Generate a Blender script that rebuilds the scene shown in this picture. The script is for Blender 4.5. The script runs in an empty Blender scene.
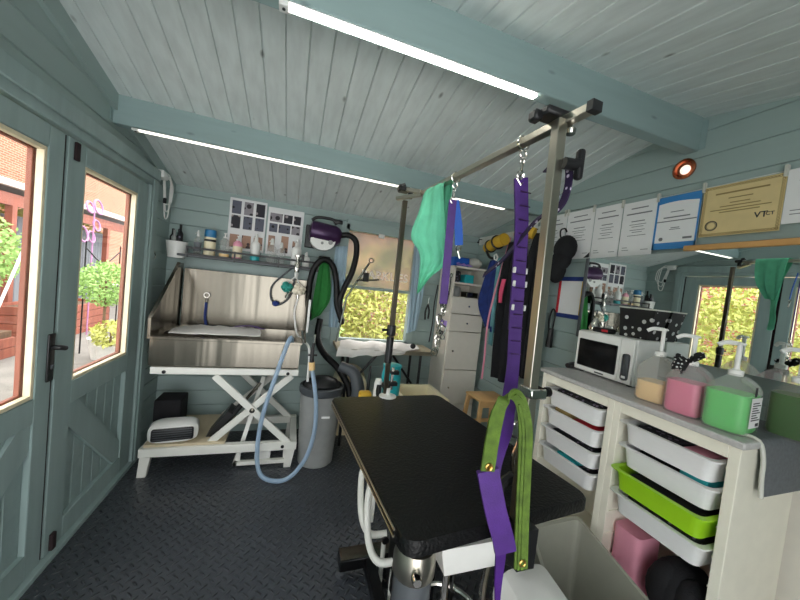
import bpy, bmesh, math, random
from mathutils import Vector, Matrix
random.seed(7)
S = bpy.context.scene
COL = S.collection
PI = math.pi
V = Vector

# ------------------------------------------------------------------ materials
def lin(c):
    r = []
    for v in c[:3]:
        v /= 255.0
        r.append(v / 12.92 if v <= .04045 else ((v + .055) / 1.055) ** 2.4)
    return (*r, 1)

def nodes(name):
    m = bpy.data.materials.new(name)
    m.use_nodes = True
    nt = m.node_tree
    return m, nt, nt.nodes, nt.links, nt.nodes['Principled BSDF']

def mat(name, c, rough=.5, metal=0., var=.08, scale=18., bump=0., bscale=60., spec=.5, c2=None, stretch=None):
    m, nt, N, L, b = nodes(name)
    tc = N.new('ShaderNodeTexCoord')
    mp = N.new('ShaderNodeMapping')
    if stretch: mp.inputs['Scale'].default_value = stretch
    L.new(tc.outputs['Object'], mp.inputs[0])
    no = N.new('ShaderNodeTexNoise')
    no.inputs['Scale'].default_value = scale
    no.inputs['Detail'].default_value = 4
    L.new(mp.outputs[0], no.inputs['Vector'])
    cr = N.new('ShaderNodeValToRGB')
    a = lin(c)
    if c2: lo, hi = lin(c2), a
    else:
        lo = (*[v * (1 - var) for v in a[:3]], 1); hi = (*[min(1, v * (1 + var)) for v in a[:3]], 1)
    cr.color_ramp.elements[0].position = .3; cr.color_ramp.elements[1].position = .7
    cr.color_ramp.elements[0].color = lo; cr.color_ramp.elements[1].color = hi
    L.new(no.outputs['Fac'], cr.inputs[0])
    L.new(cr.outputs[0], b.inputs['Base Color'])
    b.inputs['Roughness'].default_value = rough
    b.inputs['Metallic'].default_value = metal
    b.inputs['Specular IOR Level'].default_value = spec
    if bump:
        n2 = N.new('ShaderNodeTexNoise'); n2.inputs['Scale'].default_value = bscale
        L.new(mp.outputs[0], n2.inputs['Vector'])
        bp = N.new('ShaderNodeBump'); bp.inputs['Strength'].default_value = bump; bp.inputs['Distance'].default_value = .02 if name == 'brushed_steel' else .004
        L.new(n2.outputs['Fac'], bp.inputs['Height']); L.new(bp.outputs[0], b.inputs['Normal'])
    return m

def mat_wood_paint(name, c, knot, axis='y', amount=.5):
    """painted softwood: soft grain along the board and sparse knots showing through"""
    m, nt, N, L, b = nodes(name)
    tc = N.new('ShaderNodeTexCoord'); mp = N.new('ShaderNodeMapping')
    st = {'x': (.12, 1, 1), 'y': (1, .12, 1)}[axis]
    mp.inputs['Scale'].default_value = st
    L.new(tc.outputs['Object'], mp.inputs[0])
    no = N.new('ShaderNodeTexNoise'); no.inputs['Scale'].default_value = 26; no.inputs['Detail'].default_value = 5
    L.new(mp.outputs[0], no.inputs['Vector'])
    a = lin(c); k = lin(knot)
    cr = N.new('ShaderNodeValToRGB')
    cr.color_ramp.elements[0].position = .3; cr.color_ramp.elements[1].position = .62
    cr.color_ramp.elements[0].color = tuple(a[i] * (1 - .22 * amount) + k[i] * .22 * amount for i in range(3)) + (1,)
    cr.color_ramp.elements[1].color = a
    L.new(no.outputs['Fac'], cr.inputs[0])
    mp2 = N.new('ShaderNodeMapping')
    mp2.inputs['Scale'].default_value = {'x': (5, 13, 13), 'y': (11, 5, 5)}[axis]
    L.new(tc.outputs['Object'], mp2.inputs[0])
    vo = N.new('ShaderNodeTexVoronoi'); vo.inputs['Scale'].default_value = 1.0
    L.new(mp2.outputs[0], vo.inputs['Vector'])
    r2 = N.new('ShaderNodeValToRGB')
    r2.color_ramp.elements[0].position = .04; r2.color_ramp.elements[0].color = (1, 1, 1, 1)
    r2.color_ramp.elements[1].position = .13; r2.color_ramp.elements[1].color = (0, 0, 0, 1)
    L.new(vo.outputs['Distance'], r2.inputs[0])
    sep = N.new('ShaderNodeSeparateColor'); L.new(vo.outputs['Color'], sep.inputs[0])
    gt = N.new('ShaderNodeMath'); gt.operation = 'GREATER_THAN'; gt.inputs[1].default_value = .5
    L.new(sep.outputs[0], gt.inputs[0])
    mu = N.new('ShaderNodeMath'); mu.operation = 'MULTIPLY'; L.new(r2.outputs[0], mu.inputs[0]); L.new(gt.outputs[0], mu.inputs[1])
    m2 = N.new('ShaderNodeMath'); m2.operation = 'MULTIPLY'; m2.inputs[1].default_value = amount; L.new(mu.outputs[0], m2.inputs[0])
    mx = N.new('ShaderNodeMixRGB'); mx.inputs[2].default_value = k
    L.new(m2.outputs[0], mx.inputs[0]); L.new(cr.outputs[0], mx.inputs[1])
    L.new(mx.outputs[0], b.inputs['Base Color'])
    b.inputs['Roughness'].default_value = .55
    bp = N.new('ShaderNodeBump'); bp.inputs['Strength'].default_value = .12; bp.inputs['Distance'].default_value = .003
    L.new(no.outputs['Fac'], bp.inputs['Height']); L.new(bp.outputs[0], b.inputs['Normal'])
    return m

def mat_glass(name, tint=(1, 1, 1), refl=.08):
    m, nt, N, L, b = nodes(name); N.remove(b)
    out = N['Material Output']
    t = N.new('ShaderNodeBsdfTransparent'); t.inputs[0].default_value = (*tint, 1)
    g = N.new('ShaderNodeBsdfGlossy'); g.inputs['Roughness'].default_value = .02
    lw = N.new('ShaderNodeLayerWeight'); lw.inputs[0].default_value = .5
    pw = N.new('ShaderNodeMath'); pw.operation = 'POWER'; pw.inputs[1].default_value = 5; L.new(lw.outputs['Facing'], pw.inputs[0])
    f = N.new('ShaderNodeMath'); f.operation = 'MULTIPLY_ADD'; f.inputs[1].default_value = .5; f.inputs[2].default_value = .02; L.new(pw.outputs[0], f.inputs[0])
    mx = N.new('ShaderNodeMixShader')
    L.new(f.outputs[0], mx.inputs[0]); L.new(t.outputs[0], mx.inputs[1]); L.new(g.outputs[0], mx.inputs[2])
    L.new(mx.outputs[0], out.inputs[0])
    return m

def mat_milky(name, c, clear=.55, rough=.3, tr=.4):
    """translucent plastic: part clear, part milky"""
    m, nt, N, L, b = nodes(name)
    out = N['Material Output']
    no = N.new('ShaderNodeTexNoise'); no.inputs['Scale'].default_value = 9
    cr = N.new('ShaderNodeValToRGB'); a = lin(c)
    cr.color_ramp.elements[0].color = tuple(v * .94 for v in a[:3]) + (1,); cr.color_ramp.elements[1].color = a
    L.new(no.outputs['Fac'], cr.inputs[0]); L.new(cr.outputs[0], b.inputs['Base Color'])
    b.inputs['Roughness'].default_value = rough
    tl = N.new('ShaderNodeBsdfTranslucent'); L.new(cr.outputs[0], tl.inputs[0])
    m0 = N.new('ShaderNodeMixShader'); m0.inputs[0].default_value = tr
    L.new(b.outputs[0], m0.inputs[1]); L.new(tl.outputs[0], m0.inputs[2])
    t = N.new('ShaderNodeBsdfTransparent')
    mx = N.new('ShaderNodeMixShader'); mx.inputs[0].default_value = clear
    L.new(m0.outputs[0], mx.inputs[1]); L.new(t.outputs[0], mx.inputs[2]); L.new(mx.outputs[0], out.inputs[0])
    return m

def mat_emit(name, c, s):
    m, nt, N, L, b = nodes(name)
    b.inputs['Base Color'].default_value = lin(c)
    b.inputs['Emission Color'].default_value = lin(c)
    b.inputs['Emission Strength'].default_value = s
    return m

def mat_brick(name, c1, c2, mortar, scale=1.0, axes='yz'):
    m, nt, N, L, b = nodes(name)
    tc = N.new('ShaderNodeTexCoord'); sp = N.new('ShaderNodeSeparateXYZ'); cb = N.new('ShaderNodeCombineXYZ')
    L.new(tc.outputs['Object'], sp.inputs[0])
    L.new(sp.outputs[axes[0].upper()], cb.inputs[0]); L.new(sp.outputs[axes[1].upper()], cb.inputs[1])
    br = N.new('ShaderNodeTexBrick')
    br.inputs['Color1'].default_value = lin(c1); br.inputs['Color2'].default_value = lin(c2); br.inputs['Mortar'].default_value = lin(mortar)
    br.inputs['Scale'].default_value = scale
    br.inputs['Mortar Size'].default_value = .012
    br.inputs['Brick Width'].default_value = .225; br.inputs['Row Height'].default_value = .075
    L.new(cb.outputs[0], br.inputs['Vector']); L.new(br.outputs['Color'], b.inputs['Base Color'])
    b.inputs['Roughness'].default_value = .9
    return m

def mat_tread(name, c):
    """black rubber flooring with alternating raised lozenges"""
    m, nt, N, L, b = nodes(name)
    def mth(op, a, bb=None, cc=None):
        n = N.new('ShaderNodeMath'); n.operation = op
        for i, v in enumerate((a, bb, cc)):
            if v is None: continue
            if isinstance(v, (int, float)): n.inputs[i].default_value = v
            else: L.new(v, n.inputs[i])
        return n.outputs[0]
    tc = N.new('ShaderNodeTexCoord'); sp = N.new('ShaderNodeSeparateXYZ'); L.new(tc.outputs['Object'], sp.inputs[0])
    s = 1 / .037
    r = .7071
    u0 = mth('MULTIPLY', mth('ADD', sp.outputs[0], sp.outputs[1]), s * r); v0 = mth('MULTIPLY', mth('SUBTRACT', sp.outputs[0], sp.outputs[1]), s * r)
    iu, iv = mth('FLOOR', u0), mth('FLOOR', v0)
    fu = mth('SUBTRACT', mth('SUBTRACT', u0, iu), .5); fv = mth('SUBTRACT', mth('SUBTRACT', v0, iv), .5)
    par = mth('FLOORED_MODULO', mth('ADD', iu, iv), 2)
    inv = mth('SUBTRACT', 1, par)
    la = mth('ADD', mth('MULTIPLY', fu, par), mth('MULTIPLY', fv, inv))
    lb = mth('ADD', mth('MULTIPLY', fv, par), mth('MULTIPLY', fu, inv))
    d = mth('ADD', mth('POWER', mth('DIVIDE', mth('ABSOLUTE', la), .52), 2), mth('POWER', mth('DIVIDE', mth('ABSOLUTE', lb), .17), 2))
    h = mth('MAXIMUM', mth('SUBTRACT', 1, d), 0)
    h2 = mth('POWER', h, .6)
    bp = N.new('ShaderNodeBump'); bp.inputs['Strength'].default_value = 1; bp.inputs['Distance'].default_value = .014
    L.new(h2, bp.inputs['Height']); L.new(bp.outputs[0], b.inputs['Normal'])
    no = N.new('ShaderNodeTexNoise'); no.inputs['Scale'].default_value = 5; no.inputs['Detail'].default_value = 6
    cr = N.new('ShaderNodeValToRGB'); a = lin(c)
    cr.color_ramp.elements[0].color = tuple(v * .7 for v in a[:3]) + (1,); cr.color_ramp.elements[1].color = tuple(v * 1.3 for v in a[:3]) + (1,)
    L.new(no.outputs['Fac'], cr.inputs[0]); L.new(cr.outputs[0], b.inputs['Base Color'])
    b.inputs['Roughness'].default_value = .32; b.inputs['Specular IOR Level'].default_value = .6
    return m

WALL = (160, 178, 175)
M = dict(
    wall=mat_wood_paint('blue_grey_wall_paint', WALL, (120, 130, 122), 'x', .35),
    wally=mat_wood_paint('blue_grey_side_wall_paint', WALL, (120, 130, 122), 'y', .35),
    ceil=mat_wood_paint('pale_washed_ceiling_paint', (222, 231, 229), (104, 108, 104), 'y', .75),
    beam=mat_wood_paint('beam_paint', (150, 172, 171), (100, 114, 114), 'x', .6),
    door=mat('door_paint', (152, 172, 170), .5, bump=.15, stretch=(1, 1, .15), bscale=40),
    doorin=mat('door_panel_paint', (146, 166, 164), .5),
    bead=mat('cream_glazing_bead', (236, 222, 190), .5),
    redwood=mat('red_brown_timber', (140, 76, 56), .6, var=.2, stretch=(1, 1, .15)),
    gap=mat('gap_shade_and_bolts', (40, 26, 28), .9),  # shade of the door joints as a colour; the bolts share it
    floor=mat_tread('black_tread_rubber', (64, 68, 74)),
    glass=mat_glass('window_glass'),
    steel=mat('brushed_steel', (124, 119, 109), .24, 1, var=.08, scale=40, stretch=(1, 1, .05), bump=.45, bscale=7),
    chrome=mat('chrome', (215, 212, 205), .12, 1, var=.02),
    alu=mat('satin_aluminium', (196, 190, 176), .3, 1, var=.04, stretch=(1, 1, .1)),
    reflsteel=mat('steel_dark_reflection', (128, 118, 104), .3, 1, var=.1, stretch=(1, 1, .1)),  # rear post steel, its dark reflections put into the colour
    white=mat('white_enamel', (232, 232, 224), .35, var=.02),
    whitep=mat('white_plastic', (236, 236, 232), .35, var=.02),
    cream=mat('cream_lacquer', (242, 238, 222), .4, var=.03),
    creamp=mat('cream_plastic', (240, 230, 196), .4, var=.03),
    cabw=mat('off_white_foil', (232, 226, 214), .4, var=.02),
    black=mat('black_plastic', (22, 22, 24), .4, var=.2),
    rubber=mat('black_ribbed_rubber', (7, 7, 8), .42, var=.3, bump=.5, bscale=120, spec=.3),
    blackm=mat('black_metal', (26, 26, 28), .35, .6, var=.1),
    blackf=mat('black_fabric', (20, 20, 24), .9, var=.3, bump=.4, bscale=200),
    greyp=mat('grey_plastic', (150, 152, 150), .45, var=.05),
    dgrey=mat('dark_grey_plastic', (74, 78, 82), .45, var=.08),
    lgrey=mat('pale_grey_plastic', (206, 206, 196), .45, var=.03),
    tubgrey=mat('shaded_grey_plastic', (170, 170, 158), .5, var=.03),  # pale tub plastic darkened in colour for the shade inside it
    greymat=mat('grey_rubber_mat', (104, 108, 112), .75, var=.12, scale=90, bump=.2),
    counter=mat('speckled_grey_counter', (190, 188, 186), .4, var=.10, scale=60),
    turq=mat('turquoise_towel', (112, 206, 168), .95, var=.1, bump=.5, bscale=350),
    green=mat('green_towel', (40, 116, 52), .95, var=.12, bump=.5, bscale=350),
    wtowel=mat('white_towel', (236, 232, 226), .95, var=.05, bump=.5, bscale=250),
    btowel=mat('pale_blue_cloth', (168, 192, 206), .9, var=.1, stretch=(4, 1, .2)),
    purple=mat('purple_nylon', (70, 28, 116), .5, var=.18, bump=.3, bscale=300),
    purplem=mat('dark_purple_metallic', (62, 34, 74), .3, .3, var=.1),
    blue=mat('blue_nylon', (28, 92, 190), .55, var=.1, bump=.3, bscale=300),
    navy=mat('navy_cloth', (30, 52, 120), .8, var=.2, bump=.3),
    teal=mat('teal_plastic', (44, 178, 186), .4, var=.06),
    capblue=mat('mid_blue_plastic', (44, 120, 168), .4),
    tealc=mat('teal_cloth', (108, 166, 172), .8, var=.12),
    olive=mat('green_webbing', (82, 108, 32), .75, var=.3, scale=40, bump=.4, bscale=260),
    brass=mat('brass', (196, 160, 90), .3, 1, var=.05),
    yellow=mat('yellow_foam', (222, 178, 52), .6, var=.08),
    pine=mat('pine_wood', (216, 172, 116), .5, var=.14, scale=12, stretch=(1, .15, 1)),
    ply=mat('pale_plywood', (204, 190, 160), .6, var=.1, scale=14, stretch=(1, .2, 1)),
    oak=mat('orange_oak_strip', (196, 148, 88), .5, var=.15, scale=16, stretch=(1, .1, 1)),
    pinkl=mat('pink_shampoo', (228, 108, 148), .4, var=.02),
    greenl=mat('green_shampoo', (72, 206, 88), .4, var=.02),
    dgreenl=mat('dark_green_shampoo', (8, 84, 18), .4, var=.04),
    creaml=mat('cream_shampoo', (244, 206, 146), .4, var=.02),
    pinkp=mat_milky('pink_translucent_plastic', (252, 176, 198), .05, .3, .2),
    bottle=mat_milky('milky_bottle_plastic', (240, 240, 236), .72, .25),
    bottlec=mat_milky('clear_bottle_plastic', (236, 226, 200), .86, .2),
    tray=mat_milky('frosted_tray_plastic', (255, 255, 255), .05, .3, .12),
    lime=mat('lime_plastic', (160, 214, 36), .35, var=.03),
    hose=mat_milky('pale_blue_tube', (190, 214, 236), .15),
    paper=mat('paper', (238, 238, 238), .7, var=.015),
    ink=mat('grey_ink', (120, 122, 126), .8),
    dink=mat('dark_ink', (50, 50, 54), .8),
    cblue=mat('blue_border', (58, 134, 200), .6, var=.03),
    parch=mat('parchment', (222, 200, 146), .7, var=.05),
    parchd=mat('parchment_ornament', (150, 128, 80), .8),
    red=mat('red_plastic', (196, 40, 52), .4),
    pinkc=mat('pink_strap', (226, 84, 120), .7),
    copper=mat('copper', (190, 110, 78), .25, 1, var=.05),
    lamp=mat_emit('lamp_glass', (255, 236, 220), .35),
    led=mat_emit('led_diffuser', (255, 250, 240), 7.0),
    leddim=mat_emit('dim_led_diffuser', (255, 250, 240), .9),
    mirror=mat('mirror_silver', (232, 238, 236), .0, 1, var=0),
    teals=mat('teal_sponge', (52, 152, 140), .9, var=.3, scale=60, bump=.6, bscale=120),
    creams=mat('cream_sponge', (238, 228, 208), .9, var=.12, scale=60, bump=.6, bscale=120),
    darkglass=mat('dark_oven_glass', (18, 18, 19), .1, var=.3),
    purplef=mat('lilac_card', (170, 140, 222), .6),
    brick=mat_brick('orange_brick', (170, 96, 68), (146, 78, 54), (168, 146, 124)),
    pave=mat('grey_paving', (122, 118, 112), .9, var=.15, scale=3),
    soil=mat('soil', (96, 74, 56), .95, var=.3),
    leafy=mat('yellow_green_leaf', (188, 190, 104), .6, var=.25, scale=30),
    leaf=mat('mid_green_leaf', (104, 158, 62), .6, var=.3, scale=30),
    leafp=mat('pale_green_leaf', (150, 184, 104), .6, var=.25, scale=30),
    bark=mat('bark', (120, 98, 76), .9, var=.2),
    shedgrey=mat('grey_painted_boards', (112, 116, 122), .8, var=.08),
    lilacmet=mat('lilac_painted_metal', (176, 124, 166), .5),
    terra=mat('pale_pot', (214, 212, 206), .7),
)
m, nt, N, L, b = nodes('frosted_sign_film')
tl = N.new('ShaderNodeBsdfTranslucent'); tr = N.new('ShaderNodeBsdfTransparent')
no = N.new('ShaderNodeTexNoise'); no.inputs['Scale'].default_value = 3.2
tc = N.new('ShaderNodeTexCoord'); L.new(tc.outputs['Object'], no.inputs['Vector'])
cr = N.new('ShaderNodeValToRGB')
cr.color_ramp.elements[0].position = .35; cr.color_ramp.elements[0].color = lin((118, 120, 118))
cr.color_ramp.elements[1].position = .65; cr.color_ramp.elements[1].color = lin((176, 156, 144))
L.new(no.outputs['Fac'], cr.inputs[0]); L.new(cr.outputs[0], tl.inputs[0])
mx = N.new('ShaderNodeMixShader'); mx.inputs[0].default_value = .35
L.new(tl.outputs[0], mx.inputs[1]); L.new(tr.outputs[0], mx.inputs[2]); L.new(mx.outputs[0], N['Material Output'].inputs[0])
M['film'] = m
m, nt, N, L, b = nodes('white_vinyl'); tl = N.new('ShaderNodeBsdfTranslucent'); tl.inputs[0].default_value = (.95, .95, .95, 1)
mx = N.new('ShaderNodeMixShader'); mx.inputs[0].default_value = .8; b.inputs['Base Color'].default_value = (.9, .9, .9, 1)
L.new(b.outputs[0], mx.inputs[1]); L.new(tl.outputs[0], mx.inputs[2]); L.new(mx.outputs[0], N['Material Output'].inputs[0]); M['vinyl'] = m
# spotted fabric (black with white paw-like dots), patterned webbing
def mat_spots(name, base, dot, scale, thr=.22):
    m, nt, N, L, b = nodes(name)
    tc = N.new('ShaderNodeTexCoord'); vo = N.new('ShaderNodeTexVoronoi'); vo.inputs['Scale'].default_value = scale; vo.inputs['Randomness'].default_value = .6
    L.new(tc.outputs['Object'], vo.inputs['Vector'])
    cr = N.new('ShaderNodeValToRGB'); cr.color_ramp.interpolation = 'CONSTANT'
    cr.color_ramp.elements[0].color = lin(dot); cr.color_ramp.elements[1].position = thr; cr.color_ramp.elements[1].color = lin(base)
    L.new(vo.outputs['Distance'], cr.inputs[0]); L.new(cr.outputs[0], b.inputs['Base Color']); b.inputs['Roughness'].default_value = .7
    return m
M['spots'] = mat_spots('black_spotted_fabric', (20, 20, 22), (190, 190, 190), 24, .24)
M['bow'] = mat_spots('black_spotted_ribbon', (16, 16, 18), (220, 220, 220), 75, .28)
M['pattern'] = mat_spots('purple_patterned_webbing', (44, 28, 66), (214, 204, 224), 42, .2)
M['clutter'] = mat_spots('mixed_dark_fabric', (34, 34, 40), (120, 110, 130), 40, .3)
M['print'] = mat_spots('dog_photo_dark', (46, 44, 52), (170, 160, 160), 22, .3)
M['print3'] = mat_spots('dog_photo_grey', (96, 98, 112), (30, 30, 36), 26, .34)
M['print4'] = mat_spots('dog_photo_light', (150, 144, 150), (48, 44, 50), 20, .4)
M['print2'] = mat_spots('dog_photo_warm', (176, 140, 120), (70, 56, 56), 18, .34)

# ------------------------------------------------------------------ geometry
ORG = {}
CAM_SCALE = None      # scale about the camera for the group being built (None = as drawn)
class G:
    def __init__(s): s.b = bmesh.new()
    def _t(s, vs, M_): bmesh.ops.transform(s.b, matrix=M_, verts=vs)
    def box(s, a, c, bev=0., seg=1, rot=None):
        a, c = V(a), V(c)
        r = bmesh.ops.create_cube(s.b, size=1)['verts']
        sz = c - a
        mm = Matrix.Translation((a + c) / 2)
        if rot: mm = mm @ rot.to_4x4()
        mm = mm @ Matrix.Diagonal((abs(sz.x), abs(sz.y), abs(sz.z), 1))
        s._t(r, mm)
        if bev:
            es = list({e for v in r for e in v.link_edges})
            bmesh.ops.bevel(s.b, geom=es, offset=bev, segments=seg, affect='EDGES', profile=.5)
        return s
    def frame(s, p, d):
        d = V(d).normalized(); u = V((0, 0, 1)) if abs(d.z) < .9 else V((1, 0, 0))
        x = d.cross(u).normalized(); y = x.cross(d).normalized()
        return x, y
    def rings(s, rs, closed=True, cap=True):
        prev = None; first = None
        for r in rs:
            vs = [s.b.verts.new(p) for p in r]
            if prev:
                n = len(vs)
                for i in range(n if closed else n - 1):
                    s.b.faces.new((prev[i], prev[(i + 1) % n], vs[(i + 1) % n], vs[i]))
            else: first = vs
            prev = vs
        if cap and closed:
            if len(first) > 2: s.b.faces.new(first[::-1])
            s.b.faces.new(prev)
        return s
    def tube(s, pts, r, n=10, smooth=0, cap=True):
        P = [V(p) for p in pts]
        if smooth: P = spline(P, smooth)
        rr = r if isinstance(r, (list, tuple)) else [r] * len(P)
        if len(rr) != len(P): rr = [rr[0] + (rr[-1] - rr[0]) * i / (len(P) - 1) for i in range(len(P))]
        d = (P[1] - P[0]).normalized(); x, y = s.frame(P[0], d); out = []
        for i, p in enumerate(P):
            t = (P[min(i + 1, len(P) - 1)] - P[max(i - 1, 0)])
            if t.length < 1e-9: t = d
            t.normalize()
            x = (x - t * x.dot(t)); x.normalize(); y = t.cross(x)
            out.append([p + (x * math.cos(2 * PI * k / n) + y * math.sin(2 * PI * k / n)) * rr[i] for k in range(n)])
        return s.rings(out, cap=cap)
    def bar(s, p, q, w, h, up=(0, 0, 1), bev=0.):
        p, q = V(p), V(q); d = (q - p); l = d.length; d.normalize()
        u = V(up); x = d.cross(u).normalized(); z = x.cross(d).normalized()
        r = bmesh.ops.create_cube(s.b, size=1)['verts']
        R = Matrix((x, d, z)).transposed().to_4x4()
        s._t(r, Matrix.Translation((p + q) / 2) @ R @ Matrix.Diagonal((w, l, h, 1)))
        if bev:
            bmesh.ops.bevel(s.b, geom=list({e for v in r for e in v.link_edges}), offset=bev, segments=1, affect='EDGES')
        return s
    def lathe(s, o, prof, n=20, axis=(0, 0, 1), cap=True):
        o = V(o); d = V(axis).normalized(); x, y = s.frame(o, d)
        return s.rings([[o + d * z + (x * math.cos(2 * PI * k / n) + y * math.sin(2 * PI * k / n)) * max(r, .0004) for k in range(n)] for r, z in prof], cap=cap)
    def sph(s, c, r, sc=(1, 1, 1), n=14):
        v = bmesh.ops.create_uvsphere(s.b, u_segments=n, v_segments=max(6, n * 2 // 3), radius=r)['verts']
        s._t(v, Matrix.Translation(V(c)) @ Matrix.Diagonal((*sc, 1))); return s
    def torus(s, c, R, r, axis=(0, 0, 1), n=18, m_=7, a0=0, a1=2 * PI):
        c = V(c); x, y = s.frame(c, axis); k = n
        full = abs(a1 - a0 - 2 * PI) < 1e-6
        pts = [c + (x * math.cos(a0 + (a1 - a0) * i / k) + y * math.sin(a0 + (a1 - a0) * i / k)) * R for i in range(k + 1)]
        return s.tube(pts, r, m_, cap=not full)
    def prism(s, poly, vec):
        vec = V(vec); a = [s.b.verts.new(V(p)) for p in poly]; c = [s.b.verts.new(V(p) + vec) for p in poly]
        n = len(a); s.b.faces.new(a[::-1]); s.b.faces.new(c)
        for i in range(n): s.b.faces.new((a[i], a[(i + 1) % n], c[(i + 1) % n], c[i]))
        return s
    def ribbon(s, pts, wv, t, smooth=0):
        """strap: rectangular section swept along pts; wv is the width vector (or a list of them)"""
        P = [V(p) for p in pts]; W = [V(w) for w in wv] if isinstance(wv, list) else [V(wv)] * len(P)
        if smooth: P2 = spline(P, smooth); W = spline(W, smooth); P = P2
        out = []
        for i, p in enumerate(P):
            d = (P[min(i + 1, len(P) - 1)] - P[max(i - 1, 0)]).normalized()
            w = W[i]; wl = w.length; w = (w - d * w.dot(d)).normalized() * wl
            nn = d.cross(w).normalized() * t
            out.append([p - w / 2 - nn / 2, p + w / 2 - nn / 2, p + w / 2 + nn / 2, p - w / 2 + nn / 2])
        return s.rings(out)
    def drape(s, rows, nu=24, nv=24, amp=.012, freq=3, ph=0., t=.004, nrm=None, taper=True, seed=1):
        """hanging cloth: rows of (left, right) points; folds run down it; solid thickness"""
        rl = spline([V(a) for a, _ in rows], max(2, nv // max(1, len(rows) - 1))); rr = spline([V(c) for _, c in rows], max(2, nv // max(1, len(rows) - 1)))
        n = len(rl); rnd = random.Random(seed); w2 = rnd.uniform(0, 6)
        front, back = [], []
        for j in range(n):
            f = j / (n - 1); A, Bp = rl[j], rr[j]
            ra, rb = [], []
            for i in range(nu + 1):
                u = i / nu; p = A.lerp(Bp, u)
                if nrm is None:
                    dn = (Bp - A).cross(V((0, 0, 1)))
                    dn = dn.normalized() if dn.length > 1e-6 else V((0, 1, 0))
                else: dn = V(nrm)
                k = amp * ((.35 + .65 * f) if taper else 1)
                o = k * (math.sin(u * freq * 2 * PI + ph + .8 * math.sin(f * 3 + w2)) + .35 * math.sin(u * freq * 4.7 * PI + w2 + 2 * f))
                ra.append(p + dn * (o + t / 2)); rb.append(p + dn * (o - t / 2))
            front.append(ra + rb[::-1])
        return s.rings(front)
    def leaves(s, c, rad, n, size, seed=1, shell=.35):
        rnd = random.Random(seed); c = V(c)
        for _ in range(n):
            d = V((rnd.gauss(0, 1), rnd.gauss(0, 1), rnd.gauss(0, 1))).normalized() * (shell + (1 - shell) * rnd.random() ** .5)
            p = c + V((d.x * rad[0], d.y * rad[1], d.z * rad[2]))
            a = V((rnd.gauss(0, 1), rnd.gauss(0, 1), rnd.gauss(0, 1))).normalized(); bb = a.orthogonal().normalized()
            l = size * rnd.uniform(.6, 1.3); w = l * .45
            vs = [s.b.verts.new(p + q) for q in (-a * l, bb * w, a * l, -bb * w)]
            s.b.faces.new(vs)
        return s

def spline(P, k):
    """Catmull-Rom through P with k steps a span"""
    if len(P) < 3: return [P[0].lerp(P[-1], i / k) for i in range(k + 1)]
    out = []
    for i in range(len(P) - 1):
        p0 = P[i - 1] if i else P[0] * 2 - P[1]; p1, p2 = P[i], P[i + 1]
        p3 = P[i + 2] if i + 2 < len(P) else P[-1] * 2 - P[-2]
        for j in range(k):
            t = j / k
            out.append(.5 * ((2 * p1) + (p2 - p0) * t + (2 * p0 - 5 * p1 + 4 * p2 - p3) * t * t + (3 * p1 - p0 - 3 * p2 + p3) * t ** 3))
    out.append(P[-1].copy()); return out

def props(o, label=None, cat=None, group=None, kind=None):
    if label: o['label'] = label
    if cat: o['category'] = cat
    if group: o['group'] = group
    if kind: o['kind'] = kind
    return o

def obj(name, g, m_, parent=None, label=None, ang=38, base=None, kind=None):
    """one mesh object; coordinates in g are world coordinates (shifted to the parent's or the base's origin)"""
    bm = g.b
    if CAM_SCALE: bmesh.ops.transform(bm, matrix=CAM_SCALE, verts=bm.verts[:])
    bmesh.ops.recalc_face_normals(bm, faces=bm.faces[:])
    o0 = ORG.get(parent.name, V((0, 0, 0))) if parent else (CAM_SCALE @ V(base) if CAM_SCALE and base else V(base or (0, 0, 0)))
    if o0.length: bmesh.ops.translate(bm, vec=-o0, verts=bm.verts[:])
    me = bpy.data.meshes.new(name); bm.to_mesh(me); bm.free()
    for p in me.polygons: p.use_smooth = True
    me.set_sharp_from_angle(angle=math.radians(ang))
    me.materials.append(m_ if not isinstance(m_, str) else M[m_])
    o = bpy.data.objects.new(name, me); COL.objects.link(o)
    if parent: o.parent = parent; ORG[o.name] = o0
    else: o.location = o0; ORG[o.name] = V(o0)
    if label: o['label'] = label
    if kind: o['kind'] = kind
    return o

def thing(name, label, cat, loc, group=None):
    o = bpy.data.objects.new(name, None); COL.objects.link(o)
    o.empty_display_size = .05
    if CAM_SCALE: loc = CAM_SCALE @ V(loc)
    o.location = loc; ORG[o.name] = V(loc)
    return props(o, label, cat, group)

def struct(name, g, m_, parent=None, ang=38):
    o = obj(name, g, m_, parent, ang=ang)
    if not parent: o['kind'] = 'structure'
    return o

def solo(name, g, m_, label, cat, base, group=None, ang=38):
    return props(obj(name, g, m_, None, base=base, ang=ang), label, cat, group)

def dup(root, loc, label, group=None, rz=0):
    r = root.copy(); COL.objects.link(r); r.location = loc; r.rotation_euler.z = rz
    r['label'] = label
    if group: r['group'] = group
    ORG[r.name] = V(loc)
    for ch in list(root.children):
        c = ch.copy(); COL.objects.link(c); c.parent = r
        for g in ch.children:
            d = g.copy(); COL.objects.link(d); d.parent = c
    return r

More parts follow.
